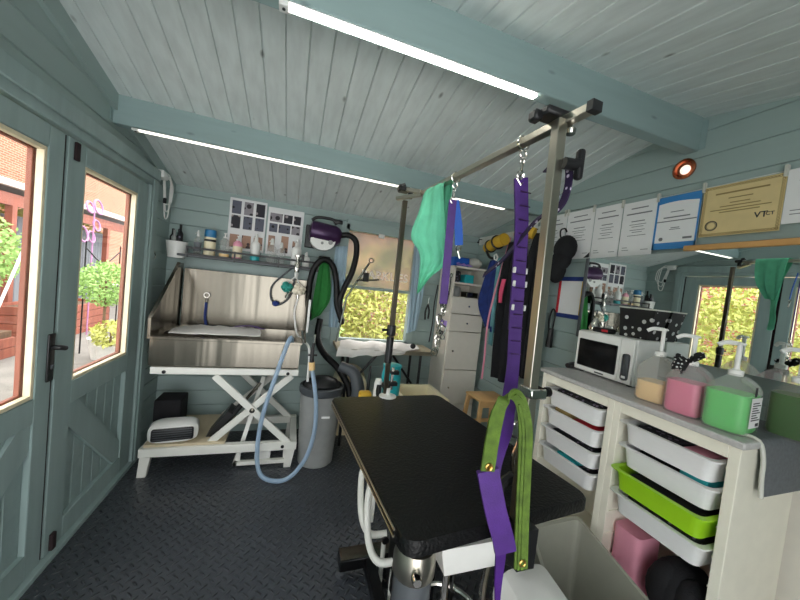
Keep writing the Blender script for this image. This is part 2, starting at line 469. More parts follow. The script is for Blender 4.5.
def text(name, body, p, right, up, size, m_, parent, depth=.001, label=None):
    cu = bpy.data.curves.new(name, 'FONT'); cu.body = body; cu.size = size; cu.extrude = depth; cu.offset = size * .018; cu.space_character = 1.04; cu.align_x = 'CENTER'; cu.align_y = 'CENTER'
    t = bpy.data.objects.new('tmp', cu); COL.objects.link(t)
    bpy.context.view_layer.update()
    dg = bpy.context.evaluated_depsgraph_get()
    me = bpy.data.meshes.new_from_object(t.evaluated_get(dg))
    bpy.data.objects.remove(t)
    right, up = V(right).normalized(), V(up).normalized(); nn = right.cross(up)
    R = Matrix((right, up, nn)).transposed().to_4x4()
    me.transform(Matrix.Translation(V(p) - (ORG[parent.name] if parent else V((0, 0, 0)))) @ R)
    me.materials.clear(); me.materials.append(M[m_])
    o = bpy.data.objects.new(name, me); COL.objects.link(o)
    if parent: o.parent = parent; ORG[o.name] = ORG[parent.name]
    if label: o['label'] = label
    return o

# ------------------------------------------------------------------ the setting
XL, XR, YB, YF = -.985, 1.86, 3.06, -.85  # most positions from here on unprojected from image pixels beforehand, then hardcoded
YR = 1.10                                              # ridge
def far_z(x, y):
    s = .252 - .018 * (x + .97)
    return 2.065 + s * (YB - y)
def near_z(x, y): return 2.45 - .19 * (YR - y)

g = G(); g.box((XL - .1, YF, -.06), (XR + .1, YB + .1, 0)); struct('floor', g, 'floor')

g = G(); w = .098
x = XL - .02
while x < XR + .05:
    for (ya, yb_, fz) in ((YR - .0, YB + .06, far_z), (YF - .1, YR + .02, near_z)):
        e = .004; t = .018
        rs = []
        for y in (ya, yb_):
            z = fz(x + w / 2, y)
            rs.append([V((x + e, y, z)), V((x + w - e, y, z)), V((x + w - .0005, y, z + e * 1.6)), V((x + w - .0005, y, z + t)), V((x + .0005, y, z + t)), V((x + .0005, y, z + e * 1.6))])
        g.rings(rs)
    x += w
# unseen deck added above the boards to block light
g.rings([[V((XL - .1, YR, 2.68)), V((XR + .1, YR, 2.68)), V((XR + .1, YR, 2.72)), V((XL - .1, YR, 2.72))], [V((XL - .1, YB + .2, 2.2)), V((XR + .1, YB + .2, 2.2)), V((XR + .1, YB + .2, 2.24)), V((XL - .1, YB + .2, 2.24))]])
g.rings([[V((XL - .1, YR, 2.68)), V((XR + .1, YR, 2.68)), V((XR + .1, YR, 2.72)), V((XL - .1, YR, 2.72))], [V((XL - .1, YF - .2, 2.25)), V((XR + .1, YF - .2, 2.25)), V((XR + .1, YF - .2, 2.29)), V((XL - .1, YF - .2, 2.29))]])
struct('ceiling', g, 'ceil', ang=20)

def planks(axis, plane, thick, lo, hi, zlo, ztop, holes, h=.125, name='', m_='wall'):
    """horizontal log-cabin planks with V joints; axis 'x' runs along x at y=plane, 'y' runs along y at x=plane"""
    g = G(); z = zlo; e = .004
    while z < ztop(None) - .001:
        z1 = z + h
        segs = [(lo, hi)]
        for (a, c, hz0, hz1) in holes:
            if z < hz1 - .02 and z1 > hz0 + .02:
                ns = []
                for (p, q) in segs:
                    if a > p: ns.append((p, min(a, q)))
                    if c < q: ns.append((max(c, p), q))
                segs = ns
        for (p, q) in segs:
            lim = ztop((p, q, z))
            if lim is None: continue
            p2, q2 = lim
            sec = [(0, z + e), (0, z1 - e), (e * 1.5, z1 - .0005), (thick, z1 - .0005), (thick, z + .0005), (e * 1.5, z + .0005)]
            rs = []
            for u in (p2, q2):
                rs.append([V((plane + d, u, zz)) if axis == 'y' else V((u, plane + d, zz)) for d, zz in sec])
            g.rings(rs)
        z = z1
    return struct(name, g, m_, ang=20)

def top_flat(zt):
    return lambda a: zt if a is None else (a[0], a[1])
def top_gable(x):
    def f(a):
        if a is None: return 2.62
        p, q, z = a
        yb = YB if z < 2.06 else YB - (z - 2.06) / (.252 - .018 * (x + .97))
        yf = YF if z < near_z(x, YF) - .04 else YR - (2.45 - z + .05) / .19
        yb = min(yb + .10, YB + .04)
        p, q = max(p, yf), min(q, yb)
        return (p, q) if q > p + .02 else None
    return f
planks('y', XL, -.05, YF, YB + .04, 0, top_gable(-.97), [(.93, 2.66, 0, 2.0)], name='wall_left', m_='wally')
planks('y', XR, .05, YF, YB + .04, 0, top_gable(1.86), [], name='wall_right', m_='wally')
planks('x', YB, .05, XL - .02, XR + .02, 0, top_flat(2.125), [(.42, 1.16, .86, 1.95)], name='wall_back')

planks('x', YF, -.05, XL - .02, XR + .02, 0, top_flat(2.125), [(-.95, .55, -.1, 2.1)], name='wall_front')  # unseen wall behind the camera; opening shaped for the light it lets in
# beams with their LED strips
g = G(); g.box((XL, 2.15, 2.142), (XR, 2.205, 2.345), .004); struct('trim_1', g, 'beam')
g = G(); g.box((XL, 1.105, 2.285), (XR, 1.165, 2.62), .004); struct('trim_2', g, 'beam')
for nm, y, z, x0, x1, lab in (('far', 2.152, 2.139, -.90, 1.5, 'long thin white LED strip under the purlin nearest the back wall'), ('near', 1.108, 2.283, -.12, .86, 'white LED tube lamp fixed under the large ridge beam')):
    t = thing('led_strip_light', lab, 'light', (x0, y + .012, z), 'LED strips under the beams')
    d = .015 if nm == 'near' else .009
    obj('diffuser', G().box((x0 + .03, y, z - d), (x1, y + .026, z - .004), .003), 'led' if nm == 'near' else 'leddim', t)
    obj('housing', G().box((x0 + .03, y - .002, z - .004), (x1, y + .028, z)), 'whitep', t)
    e = obj('end_cap', G().box((x0, y - .004, z - d - .004), (x0 + .03, y + .032, z), .003), 'whitep', t)
    obj('screw', G().lathe((x0 + .015, y + .012, z - d - .004), [(.005, 0), (.005, -.003)], 8), 'black', e)
# small metal beam hangers
for k, (x, y0, y1, z0, z1) in enumerate(((XL, 2.128, 2.15, 2.15, 2.29), (XR - .004, 1.08, 1.105, 2.29, 2.43))):
    g = G(); g.box((x, y0, z0), (x + .004, y1, z1)); struct('trim_%d' % (k + 3), g, 'beam')

# ridge trim at left gable corner
g = G()
g.rings([[V((XL + .0, y, far_z(-.97, y) - .085)), V((XL + .022, y, far_z(-.97, y) - .085)), V((XL + .022, y, far_z(-.97, y) + .01)), V((XL, y, far_z(-.97, y) + .01))] for y in (YR, YB)])
g.rings([[V((XL + .0, y, near_z(0, y) - .085)), V((XL + .022, y, near_z(0, y) - .085)), V((XL + .022, y, near_z(0, y) + .01)), V((XL, y, near_z(0, y) + .01))] for y in (YF, YR)])
struct('trim_6', g, 'wally')
# door frame and doors -----------------------------------------------------
def bx(a, c, bev=.003): return G().box(a, c, bev)
g = G()
g.box((XL - .05, .93, 1.945), (-.955, 2.66, 2.065), .004)           # header
g.box((-.955, .93, 1.985), (-.94, 2.70, 2.06), .004)
g.box((XL - .05, .93, 0), (-.955, .99, 1.945), .004)
g.box((XL - .05, 2.61, 0), (-.955, 2.66, 1.945), .004)
g.box((-.955, 2.625, 0), (-.945, 2.70, 1.985), .004)
g.box((-.99 - .06, .93, 0), (-.945, 2.66, .025), .003)             # threshold
struct('trim_5', g, 'door')

def make_door(name, y0, y1, gy0, gy1, lean):
    """half-glazed boarded door leaf; lean=+1 brace falls with y, -1 rises"""
    xo, xi = -1.012, -.968
    gz0, gz1 = .82, 1.845
    g = G()
    g.box((xo, y0, .03), (xi, gy0, 1.935), .003); g.box((xo, gy1, .03), (xi, y1, 1.935), .003)
    g.box((xo, gy0, gz1), (xi, gy1, 1.935), .003); g.box((xo, gy0, .71), (xi, gy1, gz0), .003); g.box((xo, gy0, .03), (xi, gy1, .14), .003)
    d = struct(name, g, 'door')
    # recessed boards
    g = G(); n = 6; w = (gy1 - gy0) / n
    for i in range(n):
        a = gy0 + i * w; e = .006
        g.rings([[V((xo + .006, a, z)), V((xi - .022 - e, a + .0006, z)), V((xi - .022, a + e, z)), V((xi - .022, a + w - e, z)), V((xi - .022 - e, a + w - .0006, z)), V((xo + .006, a + w, z))] for z in (.14, .71)])
    obj('board_panel', g, 'doorin', d, ang=15)
    # diagonal brace clipped to the recess
    za, zb = (.70, .14) if lean > 0 else (.14, .70)
    hw = .055
    poly = [(gy0, za + (hw if lean < 0 else 0)), (gy0, za - (0 if lean < 0 else hw * 1.7)), (gy1, zb - (hw * 0 if lean > 0 else hw * 1.7) * (1 if lean < 0 else 0)), (gy1, zb + (hw * 1.7 if lean > 0 else 0))]
    if lean > 0: poly = [(gy0, .71), (gy0, .60), (gy1 - .07, .14), (gy1, .14), (gy1, .25), (gy0 + .07, .71)]
    else: poly = [(gy1, .71), (gy1 - .07, .71), (gy0, .25), (gy0, .14), (gy0 + .07, .14), (gy1, .60)]
    g = G(); g.prism([(xi - .025, y, z) for y, z in poly], (.018, 0, 0)); obj('brace', g, 'door', d)
    # glazing bead, outer reveal, pane
    g = G(); t = .016; x0, x1 = -.998, xi - .004
    for (a, c) in (((x0, gy0, gz0), (x1, gy0 + t, gz1)), ((x0, gy1 - t, gz0), (x1, gy1, gz1)), ((x0, gy0 + t, gz0), (x1, gy1 - t, gz0 + t)), ((x0, gy0 + t, gz1 - t), (x1, gy1 - t, gz1))): g.box(a, c, .002)
    obj('glazing_bead', g, 'bead', d)
    g = G(); t = .020; x0, x1 = -1.024, -1.005
    for (a, c) in (((x0, gy0 - .01, gz0), (x1, gy0 + t, gz1)), ((x0, gy1 - t, gz0), (x1, gy1 + .01, gz1)), ((x0, gy0 + t, gz0 - .01), (x1, gy1 - t, gz0 + t)), ((x0, gy0 + t, gz1 - t), (x1, gy1 - t, gz1 + .01))): g.box(a, c, .002)
    obj('outer_bead', g, 'redwood', d)
    obj('glass_pane', G().box((-1.0045, gy0 + .002, gz0 + .002), (-.9985, gy1 - .002, gz1 - .002)), 'glass', d)
    return d
d1 = make_door('door_1', 1.0, 1.780, 1.13, 1.69, -1)
d2 = make_door('door_2', 1.803, 2.595, 1.925, 2.462, 1)
obj('gap_shade_strip', G().box((-1.0, 1.7805, .03), (-.978, 1.8025, 1.935)), 'gap', d2)  # solid strips in the open joints, their shade put into the colour
obj('gap_shade_strip', G().box((-1.0, 2.5955, .03), (-.98, 2.6095, 1.94)), 'gap', d2)
h = obj('handle_plate', G().box((-.968, 1.742, .87), (-.96, 1.782, 1.08), .004, 2), 'black', d1)
obj('handle_lever', G().tube([(-.96, 1.765, 1.02), (-.938, 1.765, 1.02), (-.932, 1.772, 1.018), (-.93, 1.79, 1.012)], .011, 10, 3), 'black', h)
obj('key_barrel', G().box((-.96, 1.756, .925), (-.952, 1.768, .945), .002), 'dgrey', h)
bt = obj('top_bolt', G().box((-.968, 1.835, 1.845), (-.955, 1.862, 1.925), .003), 'gap', d2)
obj('bottom_bolt', G().box((-.968, 1.83, .04), (-.952, 1.858, .12), .003), 'gap', d2)

# window in the back wall ---------------------------------------------------
wx0, wx1, wz0, wz1 = .42, 1.16, .86, 1.95
g = G()
for (a, c) in (((wx0 - .05, YB - .02, wz0 - .05), (wx0 + .035, YB + .05, wz1 + .03)), ((wx1 - .035, YB - .02, wz0 - .05), (wx1 + .05, YB + .05, wz1 + .03)), ((wx0, YB - .02, wz1 - .03), (wx1, YB + .05, wz1 + .07)), ((wx0, YB - .02, wz0 - .05), (wx1, YB + .05, wz0 + .03)), ((wx0 + .03, YB, 1.375), (wx1 - .03, YB + .04, 1.405))): g.box(a, c, .003)
w1 = struct('window_1', g, 'wall')
obj('glass_pane', G().box((wx0 + .03, YB + .03, wz0 + .02), (wx1 - .03, YB + .035, wz1 - .03)), 'glass', w1)
film = obj('frosted_film', G().box((wx0 + .036, YB + .020, 1.406), (wx1 - .036, YB + .022, wz1 - .032)), 'film', w1)
text('sign_lettering', 'BARKLIES', (.855, YB + .0185, 1.522), (1, 0, 0), (0, 0, 1), .112, 'vinyl', film, .001, 'white window lettering')
obj('window_catch', G().box((.735, YB - .03, 1.885), (.795, YB - .02, 1.925), .003), 'whitep', w1)

# ------------------------------------------------------------------ garden outside
g = G(); g.box((-14, -4, -.2), (-1.2, 20, -.12)); g.box((-1.2, 3.4, -.2), (8, 20, -.12)); struct('ground', g, 'pave')
g = G(); g.box((-9.4, 3, -.12), (-9, 34, 7)); hs = solo('brick_house', g, 'brick', 'orange brick house wall beyond the garden, seen through the doors', 'house', (-9.2, 11, -.12))
t = thing('pergola', 'red brown timber pergola with white gutter outside the doors', 'pergola', (-5.2, 8, -.12))
obj('roof_sheet', G().rings([[V((-5.05, y, 2.60)), V((-7.0, y, 2.52)), V((-7.0, y, 2.50)), V((-5.05, y, 2.58))] for y in (4.5, 15)]), 'shedgrey', t)
obj('gutter', G().box((-5.05, 4.5, 2.46), (-4.93, 15, 2.58), .02, 2), 'whitep', t)
obj('beam', G().box((-5.15, 4.5, 2.14), (-5.06, 15, 2.36)), 'redwood', t)
for y in (5.0, 8.0, 11.2): obj('post', G().box((-5.16, y, -.12), (-5.05, y + .11, 2.14)), 'redwood', t)
t = thing('garden_screen', 'pale grey boarded garden screen behind the potted shrub', 'fence', (-5.6, 10.5, -.12))
g = G()
for i in range(26): g.box((-5.62, 8.7 + i * .14, -.12), (-5.58, 8.83 + i * .14, 1.95))
obj('board_panel', g, 'shedgrey', t); obj('top_rail', G().box((-5.66, 8.68, 1.95), (-5.56, 12.4, 2.02)), 'shedgrey', t)
g = G().leaves((-6.4, 11.4, 2.0), (.5, 2.4, .5), 900, .08, 4); solo('hedge', g, 'leafy', 'yellow green hedge showing above the grey garden screen', 'hedge', (-6.4, 11.4, 1.5))
def shrub(name, label, c, rad, n, size, ml, seed, trunkz=-.12, pot=True):
    t = thing(name, label, 'plant', (c[0], c[1], -.12))
    obj('foliage', G().leaves(c, rad, n, size, seed), ml, t, kind='stuff')
    obj('trunk', G().tube([(c[0], c[1], trunkz + .2), (c[0] + .02, c[1] - .02, c[2] - rad[2] * .5), (c[0], c[1], c[2] + .05)], [.022, .012], 8, 4), 'bark', t)
    if pot: obj('pot', G().lathe((c[0], c[1], -.12), [(.11, 0), (.16, .3), (.17, .31), (.15, .31), (.13, .26), (.01, .26)], 18), 'terra', t)
    return t
shrub('potted_shrub', 'round variegated shrub in a pale pot outside the right hand door', (-2.62, 5.85, 1.0), (.32, .36, .34), 2400, .026, 'leafp', 3)
shrub('potted_plant', 'low leafy plant in pot beside the round variegated shrub', (-2.35, 5.45, .32), (.22, .22, .22), 500, .035, 'leafy', 5)
shrub('garden_bush', 'green bush seen through the left door glass beside the raised bed', (-4.3, 6.25, 1.3), (.5, .42, .55), 1800, .04, 'leafp', 8, pot=False)
shrub('garden_bush', 'large bright yellow green bush, visible only in the mirror', (-3.4, 3.2, 1.1), (.5, 1.0, 1.0), 5000, .045, 'leafy', 9, pot=False)
def raised_bed(y0, y1, x0, x1, z, lab):
    t = thing('raised_bed', lab, 'planter', ((x0 + x1) / 2, (y0 + y1) / 2, -.12))
    g = G()
    for k in range(int((z + .12) / .14)):
        za = -.12 + k * .14
        g.box((x1 - .04, y0, za), (x1, y1, za + .132), .004); g.box((x0, y0, za), (x0 + .04, y1, za + .132), .004)
        g.box((x0, y0, za), (x1, y0 + .04, za + .132), .004); g.box((x0, y1 - .04, za), (x1, y1, za + .132), .004)
    obj('timber_sides', g, 'redwood', t); obj('soil', G().box((x0 + .04, y0 + .04, -.12), (x1 - .04, y1 - .04, z - .06)), 'soil', t)
raised_bed(6.75, 8.6, -4.6, -3.75, .44, 'red timber raised garden bed behind the potted shrub')
raised_bed(4.4, 5.9, -4.7, -3.6, .30, 'timber raised bed seen through the left door glass')
t = thing('garden_hose_pole', 'white pole with green end leaning outside the left door', 'pole', (-2.55, 3.95, .0))
obj('shaft', G().tube([(-2.5, 4.18, 1.55), (-2.6, 3.92, .62)], .012, 8), 'whitep', t)
obj('tip', G().tube([(-2.6, 3.92, .62), (-2.62, 3.85, .40), (-2.6, 3.95, -.12)], .02, 8), 'lime', t)
t = thing('garden_trellis', 'lilac metal garden ornament with scrolls outside the right door', 'ornament', (-3.6, 7.5, -.12))
obj('stake', G().tube([(-3.6, 7.5, -.12), (-3.6, 7.5, 2.35)], .012, 8), 'lilacmet', t)
for (dy, z, R) in ((.12, 2.3, .13), (-.14, 2.25, .1), (.1, 1.95, .1), (-.3, 1.75, .14), (-.05, 1.72, .1)):
    obj('scroll', G().torus((-3.6, 7.5 + dy, z), R, .016, (1, 0, .2), 16, 6), 'lilacmet', t)
t = thing('garden_arch', 'thin dark wire plant support outside the right door', 'plant support', (-3.0, 6.6, -.12))
for k, z in enumerate((1.2, 1.5)): obj('hoop', G().tube([(-3.0, 6.1, z), (-3.0, 6.6, z - .12 - .1 * k), (-3.0, 7.1, z)], .01, 6, 6), 'blackm', t)
for y in (6.1, 7.1): obj('stake', G().tube([(-3.0, y, -.12), (-3.0, y, 1.6)], .01, 6), 'blackm', t)
# behind the back window
g = G().leaves((1.7, 5.6, .9), (1.4, .4, 1.3), 9000, .055, 11); solo('hedge', g, 'leafy', 'yellow green hedge outside the back window', 'hedge', (1.7, 5.6, -.12))
g = G().leaves((.42, 4.6, .8), (.3, .25, .85), 700, .06, 12); solo('garden_bush', g, 'leafp', 'pale bush at left outside the back window', 'plant', (.42, 4.6, -.12))
g = G(); g.box((-1, 7.2, -.12), (5, 7.3, 4.2)); solo('brick_house', g, mat_brick('pale_brick', (176, 124, 96), (160, 106, 80), (182, 166, 148), axes='xz'), 'pale brick wall far behind the hedge outside the back window', 'house', (2, 7.25, -.12))

# ------------------------------------------------------------------ bathing sink on scissor lift
sk = thing('dog_bath', 'stainless steel dog bath on a white scissor lift frame', 'bath', (-.37, 2.72, 0))
X0, X1, Y0, Y1 = -.845, .09, 2.44, 3.0
g = G()
t_ = .012
def rrect(x0, y0, x1, y1, z, r=.0): return [V((x0, y0, z)), V((x1, y0, z)), V((x1, y1, z)), V((x0, y1, z))]
rings_ = [rrect(X0 + .02, Y0 + .02, X1 - .02, Y1, .745), rrect(X0, Y0, X1, Y1, .76), rrect(X0, Y0, X1, Y1, .93), rrect(X0 - .012, Y0 - .012, X1 + .012, Y1, .935), rrect(X0 - .012, Y0 - .012, X1 + .012, Y1, .95),
          rrect(X0 + .03, Y0 + .03, X1 - .03, Y1 - .03, .95), rrect(X0 + .05, Y0 + .05, X1 - .05, Y1 - .05, .80)]
g.rings(rings_); obj('basin', g, 'steel', sk, ang=25)
g = G(); g.box((X0 + .01, Y1 - .02, .95), (X1 + .05, Y1 - .008, 1.405), .003)
g.box((X0 + .01, Y1 - .022, 1.09), (X1 + .05, Y1 - .02, 1.094))
obj('backsplash', g, 'steel', sk)
for (xa, nm) in ((X0 - .012, 0), (X1 + .025, 1)):
    g = G(); zt = 1.44 if nm == 0 else 1.38
    zf = 1.07 if nm == 0 else 1.02
    g.prism([(xa, Y0 + .0, .95), (xa, Y1 - .008, .95), (xa, Y1 - .008, zt), (xa, Y1 - .10, zt), (xa, Y0 + (0 if nm == 0 else .2), zf)], (.012, 0, 0)); sp_ = obj('side_splash', g, 'steel', sk)
    if nm == 0: obj('edge_lip', G().bar((xa + .006, Y0, zf), (xa + .006, Y1 - .10, zt), .022, .008).box((xa - .004, Y0 - .006, .95), (xa + .016, Y0 + .004, zf), .002), 'steel', sp_)
    else: obj('rail', G().box((xa + .012, Y0 + .15, 1.0), (xa + .028, Y0 + .22, 1.26), .003), 'whitep', sp_)
# top rails of lift
g = G()
g.box((X0 + .01, Y0 + .005, .698), (X1 + .005, Y0 + .045, .745), .004); g.box((X0 + .01, Y1 - .07, .685), (X1 + .005, Y1 - .03, .745), .004)
g.box((X0 + .02, Y0 + .045, .70), (X0 + .06, Y1 - .07, .745)); g.box((X1 - .05, Y0 + .045, .70), (X1 - .01, Y1 - .07, .745))
tr = obj('upper_rail', g, 'white', sk)
for x in (X0 + .09, X1 - .07): obj('bolt', G().lathe((x, Y0 + .005, .715), [(.012, 0), (.012, -.006), (.004, -.008)], 10, (0, 1, 0)), 'blackm', tr)
for y in (Y0 + .01, Y1 - .09):
    obj('scissor_arm', G().bar((-.46, y + .012, .69), (.07, y + .012, .18), .048, .02, (0, 1, 0), .003), 'white', sk)
    a = obj('scissor_arm', G().bar((.05, y + .036, .69), (-.46, y + .036, .20), .048, .02, (0, 1, 0), .003), 'white', sk)
    obj('pivot', G().lathe((-.20, y + .05, .44), [(.018, 0), (.018, -.055), (.008, -.06)], 12, (0, 1, 0)), 'steel', a)
# base frame (splayed front rail), platform, feet
g = G(); g.box((X0 - .02, Y0, .135), (X1 + .04, Y0 + .05, .195), .004); g.box((X0 - .02, Y1 - .10, .135), (X1 + .04, Y1 - .05, .195), .004)
g.box((X0 - .02, Y0 + .05, .14), (X0 + .03, Y1 - .10, .19), .003); g.box((X1 - .01, Y0 + .05, .14), (X1 + .04, Y1 - .10, .19), .003)
lr = obj('base_frame', g, 'white', sk)
for (x, y) in ((X0 + .0, Y0 + .025), (X0 + .0, Y1 - .07), (X1 - .02, Y0 + .025), (X1 - .02, Y1 - .07)):
    obj('foot', G().prism([(x - .02, y - .02, 0), (x + .03, y - .02, 0), (x + .05, y - .02, .136), (x - .01, y - .02, .136)], (0, .04, 0)), 'white', lr)
obj('bolt', G().lathe((X1 - .06, Y0, .165), [(.012, 0), (.012, -.006)], 10, (0, 1, 0)), 'blackm', lr)
obj('platform', G().box((X0, Y0 + .02, .195), (-.36, Y1 - .06, .213), .003), 'ply', sk)
g = G(); g.box((-.30, Y0 + .03, .02), (.08, Y0 + .06, .05), .003); g.box((-.30, Y0 + .24, .02), (.08, Y0 + .27, .05), .003); g.box((-.30, Y0 + .03, .02), (-.27, Y0 + .27, .05), .003); g.box((.05, Y0 + .03, .02), (.08, Y0 + .27, .05), .003)
g.bar((-.28, Y0 + .06, .04), (-.16, Y0 + .3, .6), .03, .02, (0, 1, 0)); g.box((-.28, Y0 + .05, .05), (-.255, Y0 + .075, .14)); g.box((.04, Y0 + .05, .05), (.065, Y0 + .075, .14))
obj('inner_frame', g, 'white', sk)
ra = obj('hydraulic_ram', G().tube([(-.43, Y0 + .14, .23), (-.27, Y0 + .14, .46)], .02, 12), 'black', sk)
obj('piston', G().tube([(-.27, Y0 + .14, .46), (-.17, Y0 + .14, .60)], .011, 10), 'steel', ra)
obj('motor_cover', G().prism([(-.50, 2.54, .214), (-.44, 2.54, .214), (-.335, 2.54, .375), (-.37, 2.54, .40)], (0, .16, 0)), 'black', sk)
obj('control_box', G().box((-.16, Y0 + .05, .05), (-.05, Y0 + .13, .12), .005), 'whitep', sk)
# tether hanging inside, mat and cloth
t = thing('tether_lead', 'dark tether lead with chrome clip hanging in front of the steel backsplash', 'lead', (-.62, 2.96, 1.22))
obj('clip', G().torus((-.66, 2.965, 1.20), .02, .005, (0, 1, 0)).torus((-.66, 2.965, 1.155), .016, .005, (1, .4, 0)), 'chrome', t)
obj('strap', G().ribbon([(-.66, 2.965, 1.14), (-.66, 2.962, 1.02), (-.645, 2.95, .955)], (.018, 0, 0), .004, 4), 'navy', t)
solo('wash_cloth', G().drape([((-.78, 2.55, .957), (-.2, 2.58, .958)), ((-.80, 2.75, .955), (-.22, 2.8, .957)), ((-.72, 2.93, .955), (-.3, 2.95, .957))], 20, 10, .004, 3, t=.006, nrm=(0, 0, 1)), 'wtowel', 'white cloth spread over the rim of the dog bath', 'cloth', (-.5, 2.75, .95))
solo('leather_strap', G().ribbon([(-.42, 2.86, .975), (-.30, 2.87, .985), (-.2, 2.82, .972)], (0, .03, 0), .004, 5), 'purple', 'short purple strap lying on the white cloth in the bath', 'strap', (-.3, 2.85, .97))
# fan heater and the black box
t = thing('fan_heater', 'small white fan heater with dark slatted grille on the wooden platform', 'heater', (-.68, 2.53, .213))
Rz = Matrix.Rotation(math.radians(8), 3, 'Z')
g = G(); prof = []
for (k, dy) in ((.86, 0), (1, .02), (1, .10), (.9, .13)):
    ring = []
    for i in range(28):
        a = 2 * PI * i / 28; c_, s_ = math.cos(a), math.sin(a)
        xx = math.copysign(abs(c_) ** .5, c_) * .145 * k; zz = math.copysign(abs(s_) ** .55, s_) * .068 * k
        ring.append(V((-.68, 2.46, .284)) + Rz @ V((xx, dy, zz + xx * .0)))
    prof.append(ring)
g.rings(prof); obj('housing', g, 'whitep', t)
g = G(); g.box((-.80, 2.452, .242), (-.56, 2.462, .326), .012, 2, Rz); gr = obj('grille', g, 'black', t)
g = G()
for k in range(5): g.box((-.79, 2.446, .252 + k * .0155), (-.57, 2.452, .256 + k * .0155), 0, 1, Rz)
obj('slats', g, 'dgrey', gr)
solo('storage_box', G().box((-.87, 2.66, .214), (-.70, 2.84, .44), .01, 2), 'blackf', 'black box standing behind the white fan heater', 'box', (-.79, 2.75, .214))

# shelf over the bath and its bottles
sh = thing('wall_shelf', 'long black metal rail shelf above the dog bath', 'shelf', (-.33, 2.97, 1.50))
obj('board', G().box((-.86, 2.86, 1.495), (.17, YB, 1.512), .002), 'dgrey', sh)
for z in (1.515, 1.565): obj('rail', G().box((-.80, 2.852, z - .008), (.19, 2.86, z + .008), .002), 'black', sh)
for x in (-.80, -.47, -.14, .18): obj('upright', G().box((x, 2.851, 1.49), (x + .012, 2.861, 1.575)), 'black', sh)
obj('end_plate', G().box((.175, 2.86, 1.49), (.187, YB, 1.58)), 'black', sh)
FZ = 1.512
def bottle(name, label, x, r, h, body, cap, y=2.93, kind='pump', capm='whitep', lab=None, group='bottles on the shelf above the bath'):
    t = thing(name, label, 'bottle', (x, y, FZ), group)
    o = (x, y, FZ)
    obj('body', G().lathe(o, [(r * .92, 0), (r, .006), (r, h * .68), (r * .9, h * .78), (r * .42, h * .86), (r * .36, h * .9)], 16), body, t)
    if kind == 'pump':
        c = obj('pump', G().lathe(o, [(r * .42, h * .88), (r * .42, h * .95), (r * .14, h * .96), (r * .14, h * 1.06), (r * .3, h * 1.065), (r * .3, h * 1.10)], 12), capm, t)
        obj('nozzle', G().tube([(x, y, FZ + h * 1.08), (x + r * .4, y - r, FZ + h * 1.07)], r * .13, 6), capm, c)
    elif kind == 'spray':
        c = obj('spray_head', G().lathe(o, [(r * .45, h * .88), (r * .4, h * .98), (r * .3, h * 1.15), (r * .2, h * 1.17)], 12), capm, t)
        obj('trigger', G().tube([(x - r * .2, y - r * .3, FZ + h * 1.08), (x - r * .5, y - r * .9, FZ + h)], r * .12, 6), capm, c)
    else: obj('cap', G().lathe(o, [(r * 1.0, h * .72), (r * 1.02, h * .75), (r * .98, h * .98), (r * .8, h * 1.0)], 16), capm, t)
    if lab: obj('label_band', G().lathe(o, [(r * 1.015, h * lab[0]), (r * 1.015, h * lab[1])], 16, cap=False), lab[2], t)
    return t
bottle('spray_bottle', 'clear spray bottle with white trigger right of the white flower pot', -.745, .026, .17, 'bottle', None, kind='spray', lab=(.2, .6, 'shedgrey'))
bottle('shampoo_bottle', 'cream bottle with bright blue cap and dark band on shelf', -.66, .042, .215, 'creamp', None, kind='cap', capm='capblue', lab=(.56, .64, 'black'))
bottle('pump_bottle', 'clear bottle with white pump right of the blue capped bottle', -.555, .036, .185, 'bottle', None, lab=(.08, .2, 'creaml'))
bottle('pump_bottle', 'peach labelled pump bottle standing in the middle of the shelf', -.46, .036, .18, 'pinkp', None, lab=(.12, .62, 'bead'))
bottle('squeeze_bottle', 'white bottle with teal lower band below the left photo board', -.325, .036, .2, 'whitep', None, kind='spray', lab=(.04, .3, 'teal'))
bottle('spray_bottle', 'white spray bottle between the two photo boards', -.20, .036, .185, 'bottle', None, kind='spray')
bottle('spray_bottle', 'short clear spray bottle right of the white bottle between the boards', -.125, .034, .165, 'bottle', None, kind='spray')
bottle('squeeze_bottle', 'tall plain white bottle in front of the right photo board', .0, .042, .205, 'whitep', None, kind='spray')
bottle('squeeze_bottle', 'small white bottle beside the tap at the right shelf end', .085, .03, .12, 'whitep', None, kind='spray')
fp = thing('flower_pot', 'white flower pot full of dark bottles at the left shelf end', 'pot', (-.885, 2.93, 1.475))
obj('body', G().lathe((-.885, 2.93, 1.475), [(.05, 0), (.056, .004), (.072, .125), (.076, .128), (.070, .128), (.05, .02), (.01, .018)], 20), 'whitep', fp)
for k, (dx, dy, h, m_) in enumerate(((-.03, .0, .20, 'blackf'), (.012, .02, .24, 'black'), (.02, -.03, .2, 'clutter'), (-.01, -.035, .19, 'greyp'))):
    solo('small_bottle', G().lathe((-.885 + dx, 2.93 + dy, 1.497), [(.018, 0), (.02, .01), (.02, h * .7), (.009, h * .8), (.009, h)], 12), m_, ['matt black bottle leaning left in the white flower pot', 'tallest black bottle in the white flower pot', 'speckled dark bottle at right in the white flower pot', 'grey topped bottle at the front of the white flower pot'][k], 'bottle', (-.885 + dx, 2.93 + dy, 1.497), 'bottles in the flower pot')
